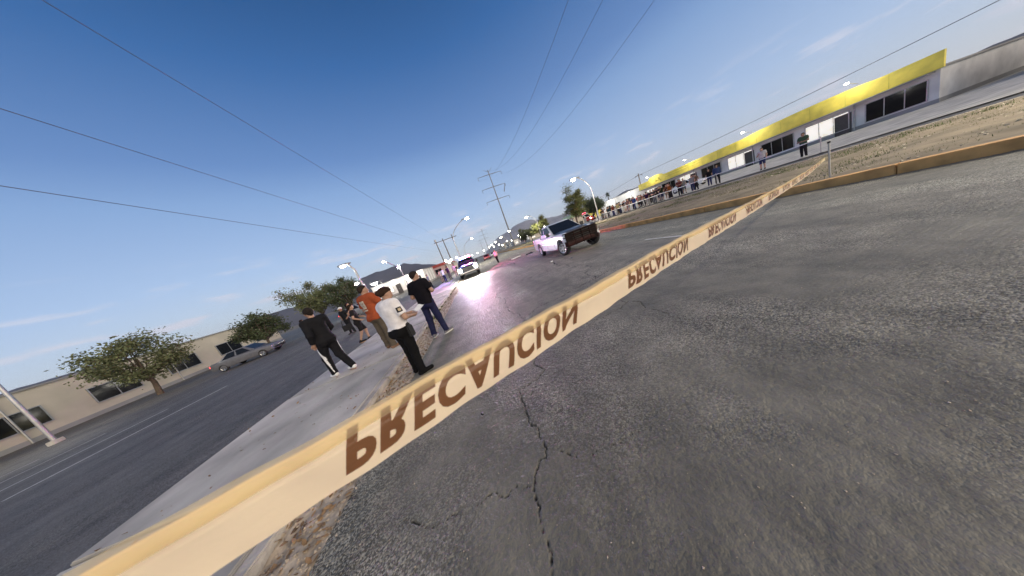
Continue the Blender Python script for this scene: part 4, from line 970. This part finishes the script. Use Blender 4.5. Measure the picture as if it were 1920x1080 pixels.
def wire(a, b, sag, label, r=.03, n=28):
    a, b = Vector(a), Vector(b); pts = [a.lerp(b, k/n)-Vector((0, 0, sag*4*(k/n)*(1-k/n))) for k in range(n+1)]
    o = MB().tube(pts, r, 5).build('power_line', m_wire, None, True); tag(o, label, 'power line', 'overhead power lines')
ww = [((16.0, -62, 33), (15.1, 108.6, 36), 15.2, 'overhead power line, leftmost of the three crossing the top of the sky'),
      ((21.2, -62, 36), (21.2, 108.6, 39), 16.6, 'overhead power line, middle one of the three crossing the top of the sky'),
      ((27.3, -62, 33), (27.3, 108.6, 36), 14.5, 'overhead power line, rightmost of the three crossing the top of the sky')]
for a, b, s, lab in ww: wire(a, b, s, lab, .017)
wire((-8.4, -30, 13.4), (-8.4, 74.5, 11.0), .4, 'dark cable descending from the left edge to the wooden pole frame, topmost', .012)
wire((-8.4, -30, 8.9), (-8.4, 74.5, 8.2), .6, 'dark cable left of the siren lights, middle one of three', .009)
wire((-8.4, -30, 6.7), (-8.4, 74.5, 6.6), .5, 'dark cable left of the siren lights, lowest one of three', .008)
wire((45, 48, 6.5), (45, 110, 6.0), .8, 'cable running from the short utility pole over the white building', .03)
wire((45, 48, 6.5), (45, -20, 7.2), .9, 'cable running from the short utility pole over the yellow shop', .03)

# ------------------------------------------------------------------ trees
m_bark = M('bark', (.10, .075, .05), .9, var=.3, scale=4, bump=.6)
def leafm(name, c): 
    m = M(name, c, .75, var=.45, scale=1.3); return m
m_leaf1 = leafm('olive_foliage', (.13, .14, .035)); m_leaf2 = leafm('dark_foliage', (.055, .075, .03)); m_leaf3 = leafm('dusty_foliage', (.12, .14, .06))
def tree(name, loc, th, crown_c, crown_r, n, leaf, mat, label, seed, group=None, spiky=0.0):
    rd = random.Random(seed); o = empty(name, loc)
    mb = MB(); top = Vector(crown_c); mb.tube([(0, 0, 0), (rd.uniform(-.1, .1), rd.uniform(-.1, .1), th*.6), tuple(top*Vector((.6, .6, .75))), tuple(top)], [th*.07+.05, th*.055+.03, .08, .03], 8)
    clumps = []
    for _ in range(26):
        d = Vector((rd.gauss(0, 1), rd.gauss(0, 1), rd.gauss(0, 1))).normalized(); k = rd.uniform(.35, .95)
        c = top+Vector((d.x*crown_r[0]*k, d.y*crown_r[1]*k, d.z*crown_r[2]*k)); clumps.append((c, d))
        if rd.random() < .6: mb.tube([(0, 0, th*.75), tuple(Vector((0, 0, th)).lerp(c, .5)), tuple(c)], [.06, .04, .015], 5)
    mb.build('trunk', m_bark, o, True)
    v, f = [], []; cs = [rd.uniform(.18, .42) for _ in clumps]
    for i in range(n):
        c, d = clumps[i % len(clumps)]; s = cs[i % len(clumps)]*sum(crown_r)/3
        p = c+Vector((rd.gauss(0, s*.55), rd.gauss(0, s*.55), rd.gauss(0, s*.45)))+d*spiky*abs(rd.gauss(0, .5))
        a = Vector((rd.gauss(0, 1), rd.gauss(0, 1), rd.gauss(0, .7))).normalized(); b = a.orthogonal().normalized(); w = leaf*rd.uniform(.5, 1.3)
        n0 = len(v); v += [tuple(p-a*w), tuple(p+b*w*.45), tuple(p+a*w), tuple(p-b*w*.45)]; f.append((n0, n0+1, n0+2, n0+3))
    mk('crown', v, f, mat, o)
    tag(o, label, 'tree', group); return o
tree('tree', (21, 38.5, .1), 2.4, (0, 0, 4.6), (2.2, 2.3, 2.5), 15000, .13, m_leaf1, 'ragged roadside tree with pointed top standing behind the crashed pickup', 1, spiky=.9)
tree('tree', (21.2, 59.5, .1), 2.2, (0, 0, 3.9), (2.5, 2.6, 2.6), 12000, .14, m_leaf1, 'rounder roadside tree left of the crashed pickup cab', 2, spiky=.3)
tree('tree', (21.5, 84, .1), 1.8, (0, 0, 3.6), (2.4, 2.4, 2.2), 7000, .16, m_leaf3, 'small tree near the foot of the tall steel pole', 3)
tree('tree', (23, 79, .1), 1.8, (0, 0, 3.2), (2.2, 2.6, 1.6), 6500, .16, m_leaf3, 'low bushy tree between the steel pole and the rounder tree', 4)
tree('tree', (33.5, 52, .04), 2, (0, 0, 3.5), (2.8, 3.4, 1.9), 10000, .15, m_leaf2, 'dark bushy tree behind the curved street lamp', 5)
tree('tree', (37.5, 57, .04), 2.2, (0, 0, 3.8), (2.4, 2.6, 1.7), 8000, .15, m_leaf2, 'dark tree before the white building end', 6)
for i, (x, y, lab) in enumerate(((-17.5, 29.5, 'dark tree behind the pale lamp post at the left'), (-21.5, 30, 'dark tree second from the pale lamp post'), (-26, 27, 'dark tree third from the pale lamp post, near the left lamp'), (-31, 22, 'dark tree at the left side of the parking lot'), (-33, 14, 'dark tree farthest left on the lot'))):
    hh = (1.0, 1.25, .85, 1.15, .95)[i]; tree('tree', (x, y, 0), 1.7*hh, (.2*(i-2), .1, 3.2*hh), (2.1, 2.2*hh, 1.9*hh), 9000, .11, (m_leaf2, m_leaf3)[i % 2], lab, 20+i, 'trees along the parking lot', .35)
pm = empty('palm_tree', (60, 81, 0)); MB().tube([(0, 0, 0), (.1, 0, 3.5), (0, 0, 6.8)], [.22, .17, .15], 8).build('trunk', m_bark, pm, True)
v, f = [], []
for k in range(70):
    a = random.random()*6.28; e = random.uniform(-.9, 1.3); L = random.uniform(1.0, 1.6)
    d = Vector((math.cos(a)*math.cos(e), math.sin(a)*math.cos(e), math.sin(e))); s = Vector((-math.sin(a), math.cos(a), 0))*.14; b = Vector((0, 0, 6.9))
    n0 = len(v); v += [tuple(b), tuple(b+d*L*.55+s), tuple(b+d*L-Vector((0, 0, .35))), tuple(b+d*L*.55-s)]; f.append((n0, n0+1, n0+2, n0+3))
mk('crown', v, f, m_leaf2, pm); tag(pm, 'small palm tree standing out against the hill', 'tree')

# ------------------------------------------------------------------ buildings
m_glow = M('lit_shop_window', (.8, .76, .66), .3, var=.5, scale=2.5, emit=(1, .93, .80), es=.55)
m_pink = M('pinkish_render', (.50, .36, .34), .85, var=.15, scale=.5); m_roofred = M('red_fascia', (.30, .05, .04), .7, var=.2)
m_grey = M('grey_render', (.30, .30, .29), .85, var=.15, scale=.5); m_door = M('dark_door', (.06, .055, .05), .5, var=.2)
m_cream = M('cream_render', (.55, .50, .40), .85, var=.15, scale=.4); m_mint = M('pale_green_awning', (.38, .55, .38), .7, var=.1)
def face_items(root, items, along, at, z0=0., out=1):
    """windows/doors on a wall: items (s0, s1, z0, z1, kind); along 'x' (wall at y=at) or 'y' (wall at x=at); out = outward sign"""
    for s0, s1, a, b, kind in items:
        c, w, h = (s0+s1)/2, s1-s0, b-a
        def bx(ww, hh, d, off, dz=0.):
            mb = MB()
            if along == 'x': mb.box((c, at+out*off, (a+b)/2+dz), (ww, d, hh))
            else: mb.box((at+out*off, c, (a+b)/2+dz), (d, ww, hh))
            return mb
        if kind == 'door': wo = bx(w, h, .08, .045).build('door', m_door, root); bx(.08, .12, .05, .11).build('handle', m_steel, wo)
        else:
            wo = bx(w, h, .06, .02).build('window', m_glow if kind == 'lit' else m_glass, root)
            for q in range(1, max(2, int(w/.95))):
                mb = MB(); u_ = -w/2+w*q/max(2, int(w/.95))
                if along == 'x': mb.box((c+u_, at+out*.055, (a+b)/2), (.05, .05, h-.08))
                else: mb.box((at+out*.055, c+u_, (a+b)/2), (.05, .05, h-.08))
                mb.build('mullion', m_steel, wo)
            for e in (-1, 1):
                mb = MB()
                if along == 'x': mb.box((c+e*w/2, at+out*.05, (a+b)/2), (.07, .08, h+.07))
                else: mb.box((at+out*.05, c+e*w/2, (a+b)/2), (.08, .07, h+.07))
                mb.build('frame', m_steel, wo)
                mb = MB()
                if along == 'x': mb.box((c, at+out*.052, (a+b)/2+e*h/2), (w-.07, .075, .07))
                else: mb.box((at+out*.052, c, (a+b)/2+e*h/2), (.075, w-.07, .07))
                mb.build('frame', m_steel, wo)
def building(name, x0, x1, y0, y1, h, mat, label, para=.35, cap=None, z=0):
    o = empty(name, ((x0+x1)/2, (y0+y1)/2, z)); cx = cx_ = o.location.x; cy = cy_ = o.location.y
    MB().box((0, 0, h/2), (x1-x0, y1-y0, h)).build('wall', mat, o)
    MB().box((0, 0, h+.08), (x1-x0+.24, y1-y0+.24, .16)).build('roof', cap or m_grey, o)
    MB().box((0, 0, .20), (x1-x0+.06, y1-y0+.06, .40)).build('plinth', m_grey, o)
    for k in range(4): MB().tube([(x0-cx_-.09 if x0 > 0 else x1-cx_+.09, y0-cy_+(y1-y0)*(k+.5)/4, 0), (x0-cx_-.09 if x0 > 0 else x1-cx_+.09, y0-cy_+(y1-y0)*(k+.5)/4, h)], .05, 6).build('downpipe', m_steel, o)
    tag(o, label, 'building'); return o, cx, cy
b, cx, cy = building('shop_building', -22.5, -11.6, 46, 56, 3.15, m_wwhite, 'bright white low shop building behind the parking lot')
face_items(b, [(-22-cx+k*2.05, -20.6-cx+k*2.05, .9, 2.3, 'lit' if k % 2 else 'dark') for k in range(5) if k != 2]+[(-17.9-cx, -16.9-cx, .05, 2.15, 'door')], 'x', 46-cy, out=-1)
for k in range(4): lamp('shop_light', 'POINT', (-21+k*2.9, 45.2, 2.9), 70, (1, .97, .9), .15)
for k in range(4):
    o = MB().lathe([(.001, -.10), (.10, -.07), (.14, 0), (.001, .06)], (-21+k*2.9-cx, 45.75-cy, 2.95), 'z', 12).build('wall_lamp', m_bulb, b, True)
b, cx, cy = building('arcade_building', -19, -9.2, 60, 92, 3.4, m_pink, 'pinkish arcade building with red fascia beyond the white shop', cap=m_roofred)
MB().box((-9.1-cx, 0, 3.12), (.25, 32.2, .60)).build('fascia', m_roofred, b); MB().box((0, 59.9-cy, 3.12), (9.8, .25, .60)).build('fascia', m_roofred, b)
for k in range(11): MB().box((-8.6-cx, -15+3*k, 1.4), (.3, .3, 2.8)).build('column', m_wwhite, b)
MB().box((-8.6-cx, 0, 2.88), (.9, 31.5, .12)).build('canopy', m_wwhite, b)
face_items(b, [(-15+3*k+.5, -15+3*k+2.4, .3, 2.4, 'lit' if k % 3 else 'dark') for k in range(10)], 'y', -9.2-cx, out=1)
face_items(b, [(-4+3*k, -2.2+3*k, .9, 2.3, 'dark') for k in range(3)], 'x', 60-cy, out=-1)
b, cx, cy = building('warehouse', -62, -40, 8, 44, 4.4, m_cream, 'long cream warehouse at the left behind the parked cars')
face_items(b, [(-16+5*k, -13.2+5*k, 1.2, 2.8, 'dark') for k in range(7)], 'y', -40-cx, out=1)
b, cx, cy = building('white_building', 45, 57, 48.2, 74, 3.7, m_wwhite, 'long white wall building behind the crowd')
MB().box((44.93-cx, 69.6-cy, 1.9), (.12, 8.0, 3.4)).build('yellow_panel', m_yel, b)
face_items(b, [(-9+4.2*k, -7.2+4.2*k, .4, 2.2, 'dark') for k in range(4)], 'y', 45-cx, out=-1)
for k in range(3): lamp('wall_fill', 'POINT', (42.2, 52+k*8, 3.6), 420, (1, .95, .87), .4); MB().lathe([(.001, -.12), (.13, -.08), (.16, 0), (.001, .08)], (44.75-cx, 52+k*8-cy, 3.3), 'z', 12).build('wall_lamp', m_bulb, b, True)  # fill lights added ahead of the wall to brighten it, wall lamps added too
b, cx, cy = building('yellow_shop', 44.8, 58, 14, 48, 2.9, m_wwhite, 'shop with bright yellow fascia at the right behind the crowd', z=0)
# fascia with its raised arch
pr = []
for k in range(60):
    y = 13.8+34.4*k/59; hump = .55*max(0, 1-((y-43.2)/2.0)**2)**.5+.25*max(0, 1-((y-22)/5.0)**2)**.5; pr.append((y-cy, 4.25+hump))
v = [(44.5-cx, y, 2.86) for y, z in pr]+[(44.5-cx, y, z) for y, z in pr]+[(44.75-cx, y, 2.86) for y, z in pr]+[(44.75-cx, y, z) for y, z in pr]; n = len(pr); f = []
for k in range(n-1): f += [(k, n+k, n+k+1, k+1), (2*n+k, 2*n+k+1, 3*n+k+1, 3*n+k), (n+k, 3*n+k, 3*n+k+1, n+k+1), (k, k+1, 2*n+k+1, 2*n+k)]
f += [(0, 2*n, 3*n, n), (n-1, 2*n-1, 4*n-1, 3*n-1)]
fa = mk('fascia', v, f, m_yel, b)
em = MB(); pts = [Vector((44.46-cx, 43.0-cy+.62*math.cos(a)*(1-.05*k), 3.75+.55*math.sin(a)*(1-.05*k))) for k, a in enumerate([R(200-28*q) for q in range(13)])]
em.tube(pts, .06, 6); em.tube([(44.46-cx, 42.3-cy, 3.9), (44.46-cx, 42.0-cy, 3.1)], .06, 6); em.build('emblem', m_yeld, fa, True)
MB().box((44.48-cx, 37.2-cy, 3.95), (.05, 7.2, .10)).build('sign_line', m_yeld, fa); MB().box((44.48-cx, 37.2-cy, 3.55), (.05, 7.2, .08)).build('sign_line', m_yeld, fa)
face_items(b, [(-16.5+4.1*k, -13.4+4.1*k, .5, 2.3, 'lit' if k % 2 else 'dark') for k in range(8)], 'y', 44.8-cx, out=-1)
for k in range(1, 14): MB().box((44.492-cx, 13.8+34.4*k/14-cy, 3.55), (.012, .03, 1.34)).build('panel_seam', m_yeld, fa)
MB().box((44.2-cx, 0, 2.74), (1.1, 33.6, .10)).build('canopy', m_grey, b)
for k in range(4): MB().box((44.78-cx, 19.0+8.2*k-cy, 1.08), (.10, 1.1, 2.1)).build('shop_door', m_door, b)
for k in range(4): lamp('fascia_light', 'POINT', (43.0, 18+k*8.6, 4.8), 190, (1, .95, .82), .2)
o_ = [MB().lathe([(.001, -.10), (.12, -.07), (.15, 0), (.001, .06)], (43.0-cx, 18+k*8.6-cy, 5.02), 'z', 10).build('sign_lamp', m_bulb, b, True) for k in range(4)]
for k in range(4): MB().tube([(43.0-cx, 18+k*8.6-cy, 5.05), (44.7-cx, 18+k*8.6-cy, 4.6)], .03, 5).build('sign_lamp_arm', m_steel, b)
b, cx, cy = building('grey_building', 46, 60, -30, 11, 3.4, m_grey, 'grey low building at the far right edge')
face_items(b, [(-18+5*k, -15+5*k, .8, 2.4, 'dark') for k in range(7)], 'y', 46-cx, out=-1)
b, cx, cy = building('kiosk', 24.7, 27.2, 47, 51, 2.5, m_cream, 'roadside kiosk with pale green awning behind the pickup roof', cap=m_mint)
MB().box((-1.4, 0, 2.80), (.9, 4.4, .7)).build('awning', m_mint, b)
face_items(b, [(-1.6, 1.6, 1.0, 2.1, 'lit')], 'y', 24.7-cx, out=-1)
# low houses down the right-hand side of the road
hs = [(27, 35, 96, 106, 3.2, m_cream, 'cream low house beyond the tall steel pole'), (28, 38, 112, 124, 3.8, m_pink, 'pinkish low house far down the right side'), (26, 36, 132, 146, 3.4, m_wwhite, 'white low house farther down the right side'),
      (27, 38, 156, 176, 4.2, m_grey, 'grey block farthest down the right side'), (30, 37, 66, 76, 3.0, m_cream, 'cream house behind the low bushy tree'), (28, 40, 190, 230, 5.0, m_cream, 'distant cream block at the end of the road'), (-24, -12, 104, 130, 3.6, m_wwhite, 'white block beyond the arcade building')]
for x0, x1, y0, y1, h, mt, lab in hs:
    b, cx, cy = building('house', x0, x1, y0, y1, h, mt, lab)
    L = y1-y0; k = max(2, int(L/3.5)); wx = x0 if x0 > 0 else x1; so = -1 if x0 > 0 else 1
    face_items(b, [(-L/2+L*(q+.2)/k, -L/2+L*(q+.75)/k, .9, 2.1, 'lit' if (q*7+int(y0)) % 3 == 0 else 'dark') for q in range(k)], 'y', wx-cx, out=so)
    face_items(b, [(-(x1-x0)/2+1, -(x1-x0)/2+2.8, .9, 2.1, 'lit'), ((x1-x0)/2-2.8, (x1-x0)/2-1, .9, 2.1, 'dark')], 'x', y0-cy, out=-1)
# small lights of the town at the road's end
tw = [(23.5, 98, 3.0), (25.5, 110, 4.2), (24.2, 126, 3.4), (25.2, 150, 4.6), (23.8, 170, 3.2), (24.5, 196, 5.0), (23.6, 240, 5.5), (12, 260, 6), (4, 300, 6.5), (-4, 280, 6), (24.5, 66, 2.8), (24.2, 72, 3.4), (24.6, 90, 2.6), (-7, 62, 3.2), (-6.6, 48, 3.0), (-6.8, 54, 2.6), (-7.2, 84, 4.)]
TL = ['globe lamp on a post beside the cream house, first past the tall steel pole', 'globe lamp close in front of the cream low house', 'globe lamp before the pinkish low house', 'globe lamp between the white low house and the grey block', 'globe lamp before the grey block', 'globe lamp past the grey block on the right side', 'globe lamp before the distant cream block', 'globe lamp at the road end, right of the centre', 'globe lamp at the road end, straight ahead', 'globe lamp at the road end, left of the centre', 'globe lamp beside the rounder roadside tree', 'globe lamp between the rounder tree and the low bushy tree', 'globe lamp under the small tree by the steel pole', 'globe lamp at the front corner of the arcade building', 'globe lamp nearest to the police pickup on the left', 'globe lamp between the police pickup and the arcade building', 'globe lamp beside the far half of the arcade building']
for i, (x, y, z) in enumerate(tw):
    o = empty('town_lamp', (x, y, 0)); MB().tube([(0, 0, 0), (0, 0, z)], .04, 6).build('post', m_polec, o)
    s = .20+y*.0016; MB().lathe([(.001, -s), (s*.7, -s*.7), (s, 0), (s*.7, s*.7), (.001, s)], (0, 0, z+s*.8), 'z', 10).build('globe', m_bulb, o, True)
    tag(o, TL[i], 'lamp', 'distant town lights')

# ------------------------------------------------------------------ caution tape close to the camera
T0, B0 = Vector((-.253, .298, 1.401)), Vector((-.288, .284, 1.315)); TD = Vector((1.0273, .42496, -.06251)).normalized()
TW = T0-B0; TN = TD.cross(TW).normalized()
if TN.dot(Vector((0, 0, CAM_H))-T0) < 0: TN = -TN       # towards the camera
def tape_pt(s, t, off=0.):
    p = B0+TD*s
    bend = max(0., t-.60)
    away = bend*bend*.05+bend*.012 if s < 6 else 0.
    rip = .0022*math.sin(s*23+t*2)+.0014*math.sin(s*61+t*5)+.0022*math.sin(s*9)*math.sin(t*5)
    crease = -.0016*math.exp(-((t-.63-.03*math.sin(s*5))/.018)**2)
    p = p+TW*t*(1-.05*bend)-TN*(away)+TN*(rip+crease+off)
    p.z -= .006*math.sin(max(0, min(1, (s-1.2)/9.))*math.pi)*10*.8
    return p
v, f = [], []; SS = np.concatenate([np.arange(-2.62, -.4, .03), np.arange(-.4, 2, .008), np.arange(2, 11.3, .05)]); NT = 26
for i, s in enumerate(SS):
    for j in range(NT+1):
        v.append(tuple(tape_pt(float(s), j/NT*(.90+.02*math.sin(float(s)*7)))))
        if i and j: q = i*(NT+1)+j; f.append((q-NT-2, q-NT-1, q, q-1))
def tape_mat(name, c, tr, mixf):
    m = M(name, c, .38, var=.06, scale=14); n, l = m.node_tree.nodes, m.node_tree.links
    b = n['Principled BSDF']; b.inputs['Roughness'].default_value = .28
    tcn = n.new('ShaderNodeTexCoord'); mpn = n.new('ShaderNodeMapping'); mpn.inputs['Rotation'].default_value = (0, 0, R(-22)); mpn.inputs['Scale'].default_value = (5, 40, 40); wn_ = n.new('ShaderNodeTexNoise'); wn_.inputs['Scale'].default_value = 1.4; wn_.inputs['Detail'].default_value = 4
    l.new(tcn.outputs['Object'], mpn.inputs[0]); l.new(mpn.outputs[0], wn_.inputs['Vector']); bpn = n.new('ShaderNodeBump'); bpn.inputs['Strength'].default_value = .5; bpn.inputs['Distance'].default_value = .004; l.new(wn_.outputs[0], bpn.inputs['Height']); l.new(bpn.outputs[0], b.inputs['Normal'])
    t = n.new('ShaderNodeBsdfTranslucent'); t.inputs[0].default_value = (*tr, 1); mx = n.new('ShaderNodeMixShader'); mx.inputs[0].default_value = mixf
    l.new(b.outputs[0], mx.inputs[1]); l.new(t.outputs[0], mx.inputs[2]); l.new(mx.outputs[0], n['Material Output'].inputs[0]); return m
m_tape = tape_mat('yellow_tape_film', (.95, .81, .53), (.95, .78, .48), .42); m_print = tape_mat('brown_tape_print', (.20, .095, .045), (.32, .15, .06), .25)
tape = mk('caution_tape', v, f, m_tape, None, True); tag(tape, 'pale yellow caution tape with upside-down brown lettering stretched across the foreground', 'caution tape')
# the upper edge is folded over towards the camera: a second, see-through layer over the print
v, f = [], []
for i, s in enumerate(SS):
    for j in range(11):
        t0_ = .70+.03*math.sin(float(s)*6.1+.6)+.015*math.sin(float(s)*17); t = t0_+(.985-t0_)*j/10
        v.append(tuple(tape_pt(float(s), t, .0042+.004*math.sin(math.pi*j/10))))
        if i and j: q = i*11+j; f.append((q-12, q-11, q, q-1))
m_fold = tape_mat('folded_tape_film', (.95, .82, .55), (.95, .79, .50), .45)
fn_, fl_ = m_fold.node_tree.nodes, m_fold.node_tree.links; tr_ = fn_.new('ShaderNodeBsdfTransparent'); tr_.inputs[0].default_value = (1, .93, .72, 1); mx_ = fn_.new('ShaderNodeMixShader'); mx_.inputs[0].default_value = .62
src_ = fn_['Material Output'].inputs[0].links[0].from_socket; fl_.new(src_, mx_.inputs[1]); fl_.new(tr_.outputs[0], mx_.inputs[2]); fl_.new(mx_.outputs[0], fn_['Material Output'].inputs[0])
mk('folded_edge', v, f, m_fold, tape, True)
tc = bpy.data.curves.new('lettering', 'FONT'); tc.body = 'PRECAUCION'; tc.size = 1; tc.offset = .04; tc.space_character = 1.12; tc.resolution_u = 4
to = bpy.data.objects.new('lettering_source', tc); col.objects.link(to); bpy.context.view_layer.update()
tm = bpy.data.meshes.new_from_object(to.evaluated_get(bpy.context.evaluated_depsgraph_get())); bpy.data.objects.remove(to)
bm = bmesh.new(); bm.from_mesh(tm)
xs_ = [q.co.x for q in bm.verts]; ys_ = [q.co.y for q in bm.verts]; x0, x1, y0, y1 = min(xs_), max(xs_), min(ys_), max(ys_)
for k in range(1, 130): bmesh.ops.bisect_plane(bm, geom=bm.verts[:]+bm.edges[:]+bm.faces[:], plane_co=(x0+(x1-x0)*k/130, 0, 0), plane_no=(1, 0, 0))
for k in range(1, 14): bmesh.ops.bisect_plane(bm, geom=bm.verts[:]+bm.edges[:]+bm.faces[:], plane_co=(0, y0+(y1-y0)*k/14, 0), plane_no=(0, 1, 0))
lv = [((q.co.x-x0)/(x1-x0), (q.co.y-y0)/(y1-y0)) for q in bm.verts]; bm.verts.index_update(); lf = [tuple(q.index for q in p.verts) for p in bm.faces]; bm.free()
for k in range(-3, 13):
    s0 = -.004+.765*k
    vv = [tuple(tape_pt(s0+u*.508, .84-w*.69, .0014)) for u, w in lv]
    mk('lettering', vv, lf, m_print, tape, True)
st = empty('stake', (10.35, 4.62, .15)); MB().tube([(0, 0, 0), (0, 0, .95)], .02, 8).build('rod', m_steel, st, True); MB().lathe([(.001, .95), (.03, .95), (.03, 1.0), (.001, 1.0)], n=10).build('cap', m_black, st, True); tag(st, 'thin steel stake on the median holding the near caution tape', 'stake')
# second tape in front of the crowd
v, f = [], []
for i in range(61):
    y = 11+i*.5; sg = .06*math.sin((i % 12)/12*math.pi)
    x = 23.9+.04*math.sin(i*1.7); v += [(x, y, .96-sg), (x+.01, y, 1.01-sg)]
    if i: f.append((2*i-2, 2*i, 2*i+1, 2*i-1))
o = mk('barrier_tape', v, f, m_paper, None, True); tag(o, 'pale barrier tape strung along the front of the crowd', 'barrier tape')
for k in range(6):
    s = empty('tape_post', (23.93, 11+6*k, .04)); MB().tube([(0, 0, 0), (0, 0, 1.05)], .022, 6).build('rod', m_steel, s); MB().lathe([(.16, 0), (.14, .03), (.03, .05)], n=12).build('foot', m_black, s)
    tag(s, ['thin tape post in front of the green shirted onlooker, rightmost', 'thin tape post before the blue sleeved onlooker', 'thin tape post before the navy shirted onlooker', 'thin tape post before the charcoal shirted onlooker', 'thin tape post before the capped onlooker by the yellow panel', 'thin tape post at the far end of the crowd'][k], 'post', 'posts of the barrier tape')

# ------------------------------------------------------------------ debris
mb = MB(); mb.loft([[(x, .06*math.sin(x*4)+y, z+.03*math.sin(x*6)+.02) for y, z in ((-.07, 0), (.07, 0), (.05, .09), (-.05, .09))] for x in (-.55, -.3, 0, .3, .55)]); o = mb.build('bumper_fragment', m_white, None, True, bevel=.01); o.location = (4.0, 21.9, .012); o.rotation_euler = (0, 0, R(-4)); tag(o, 'broken white bumper strip lying on the road left of the pickup', 'debris')
mb = MB(); mb.loft([[(x, y*(1-.3*abs(x)), z) for y, z in ((-.2, 0), (.2, 0), (.14, .10+.04*math.sin(x*9)), (-.1, .07))] for x in (-.35, -.1, .15, .35)]); o = mb.build('plastic_fragment', m_black, None, True); o.location = (5.27, 20.75, .012); tag(o, 'dark piece of broken plastic on the road near the pickup rear', 'debris')
for i, (x, y, s, m, lab) in enumerate(((3.54, 10.1, .06, m_white, 'small white shard on the asphalt before the pickup front wheel'), (3.31, 9.2, .07, m_black, 'small dark shard on the asphalt before the pickup'), (4.1, 8.9, .04, m_chrome, 'tiny bright metal shard on the asphalt'), (2.7, 16.4, .05, m_black, 'small dark shard on the road left of the pickup rear wheel'), (-.55, 1.95, .02, m_black, 'dark bit of rubbish on the asphalt below the tape'))):
    mb = MB(); mb.loft([[(u*s, w*s*(1.1-.4*abs(u)), h*s) for w, h in ((-.7, 0), (.6, 0), (.4, .5), (-.3, .7))] for u in (-1, -.2, .6, 1.1)]); o = mb.build('shard', m, None); o.location = (x, y, .008); o.rotation_euler = (0, 0, i*1.3); tag(o, lab, 'debris', 'shards on the road')

# ------------------------------------------------------------------ evening air
hz = MB().box((0, 3000, 290), (15000, 8000, 586)).build('haze', None)
hm = bpy.data.materials.new('evening_air'); hm.use_nodes = True; hn = hm.node_tree.nodes; hn.remove(hn['Principled BSDF'])
pv = hn.new('ShaderNodeVolumePrincipled'); pv.inputs['Color'].default_value = (.82, .86, .95, 1); pv.inputs['Density'].default_value = .00006; pv.inputs['Anisotropy'].default_value = .1
hm.node_tree.links.new(pv.outputs[0], hn['Material Output'].inputs['Volume']); hz.data.materials.clear(); hz.data.materials.append(hm)
tag(hz, 'thin pale evening haze over the far hills', 'haze', kind='stuff')
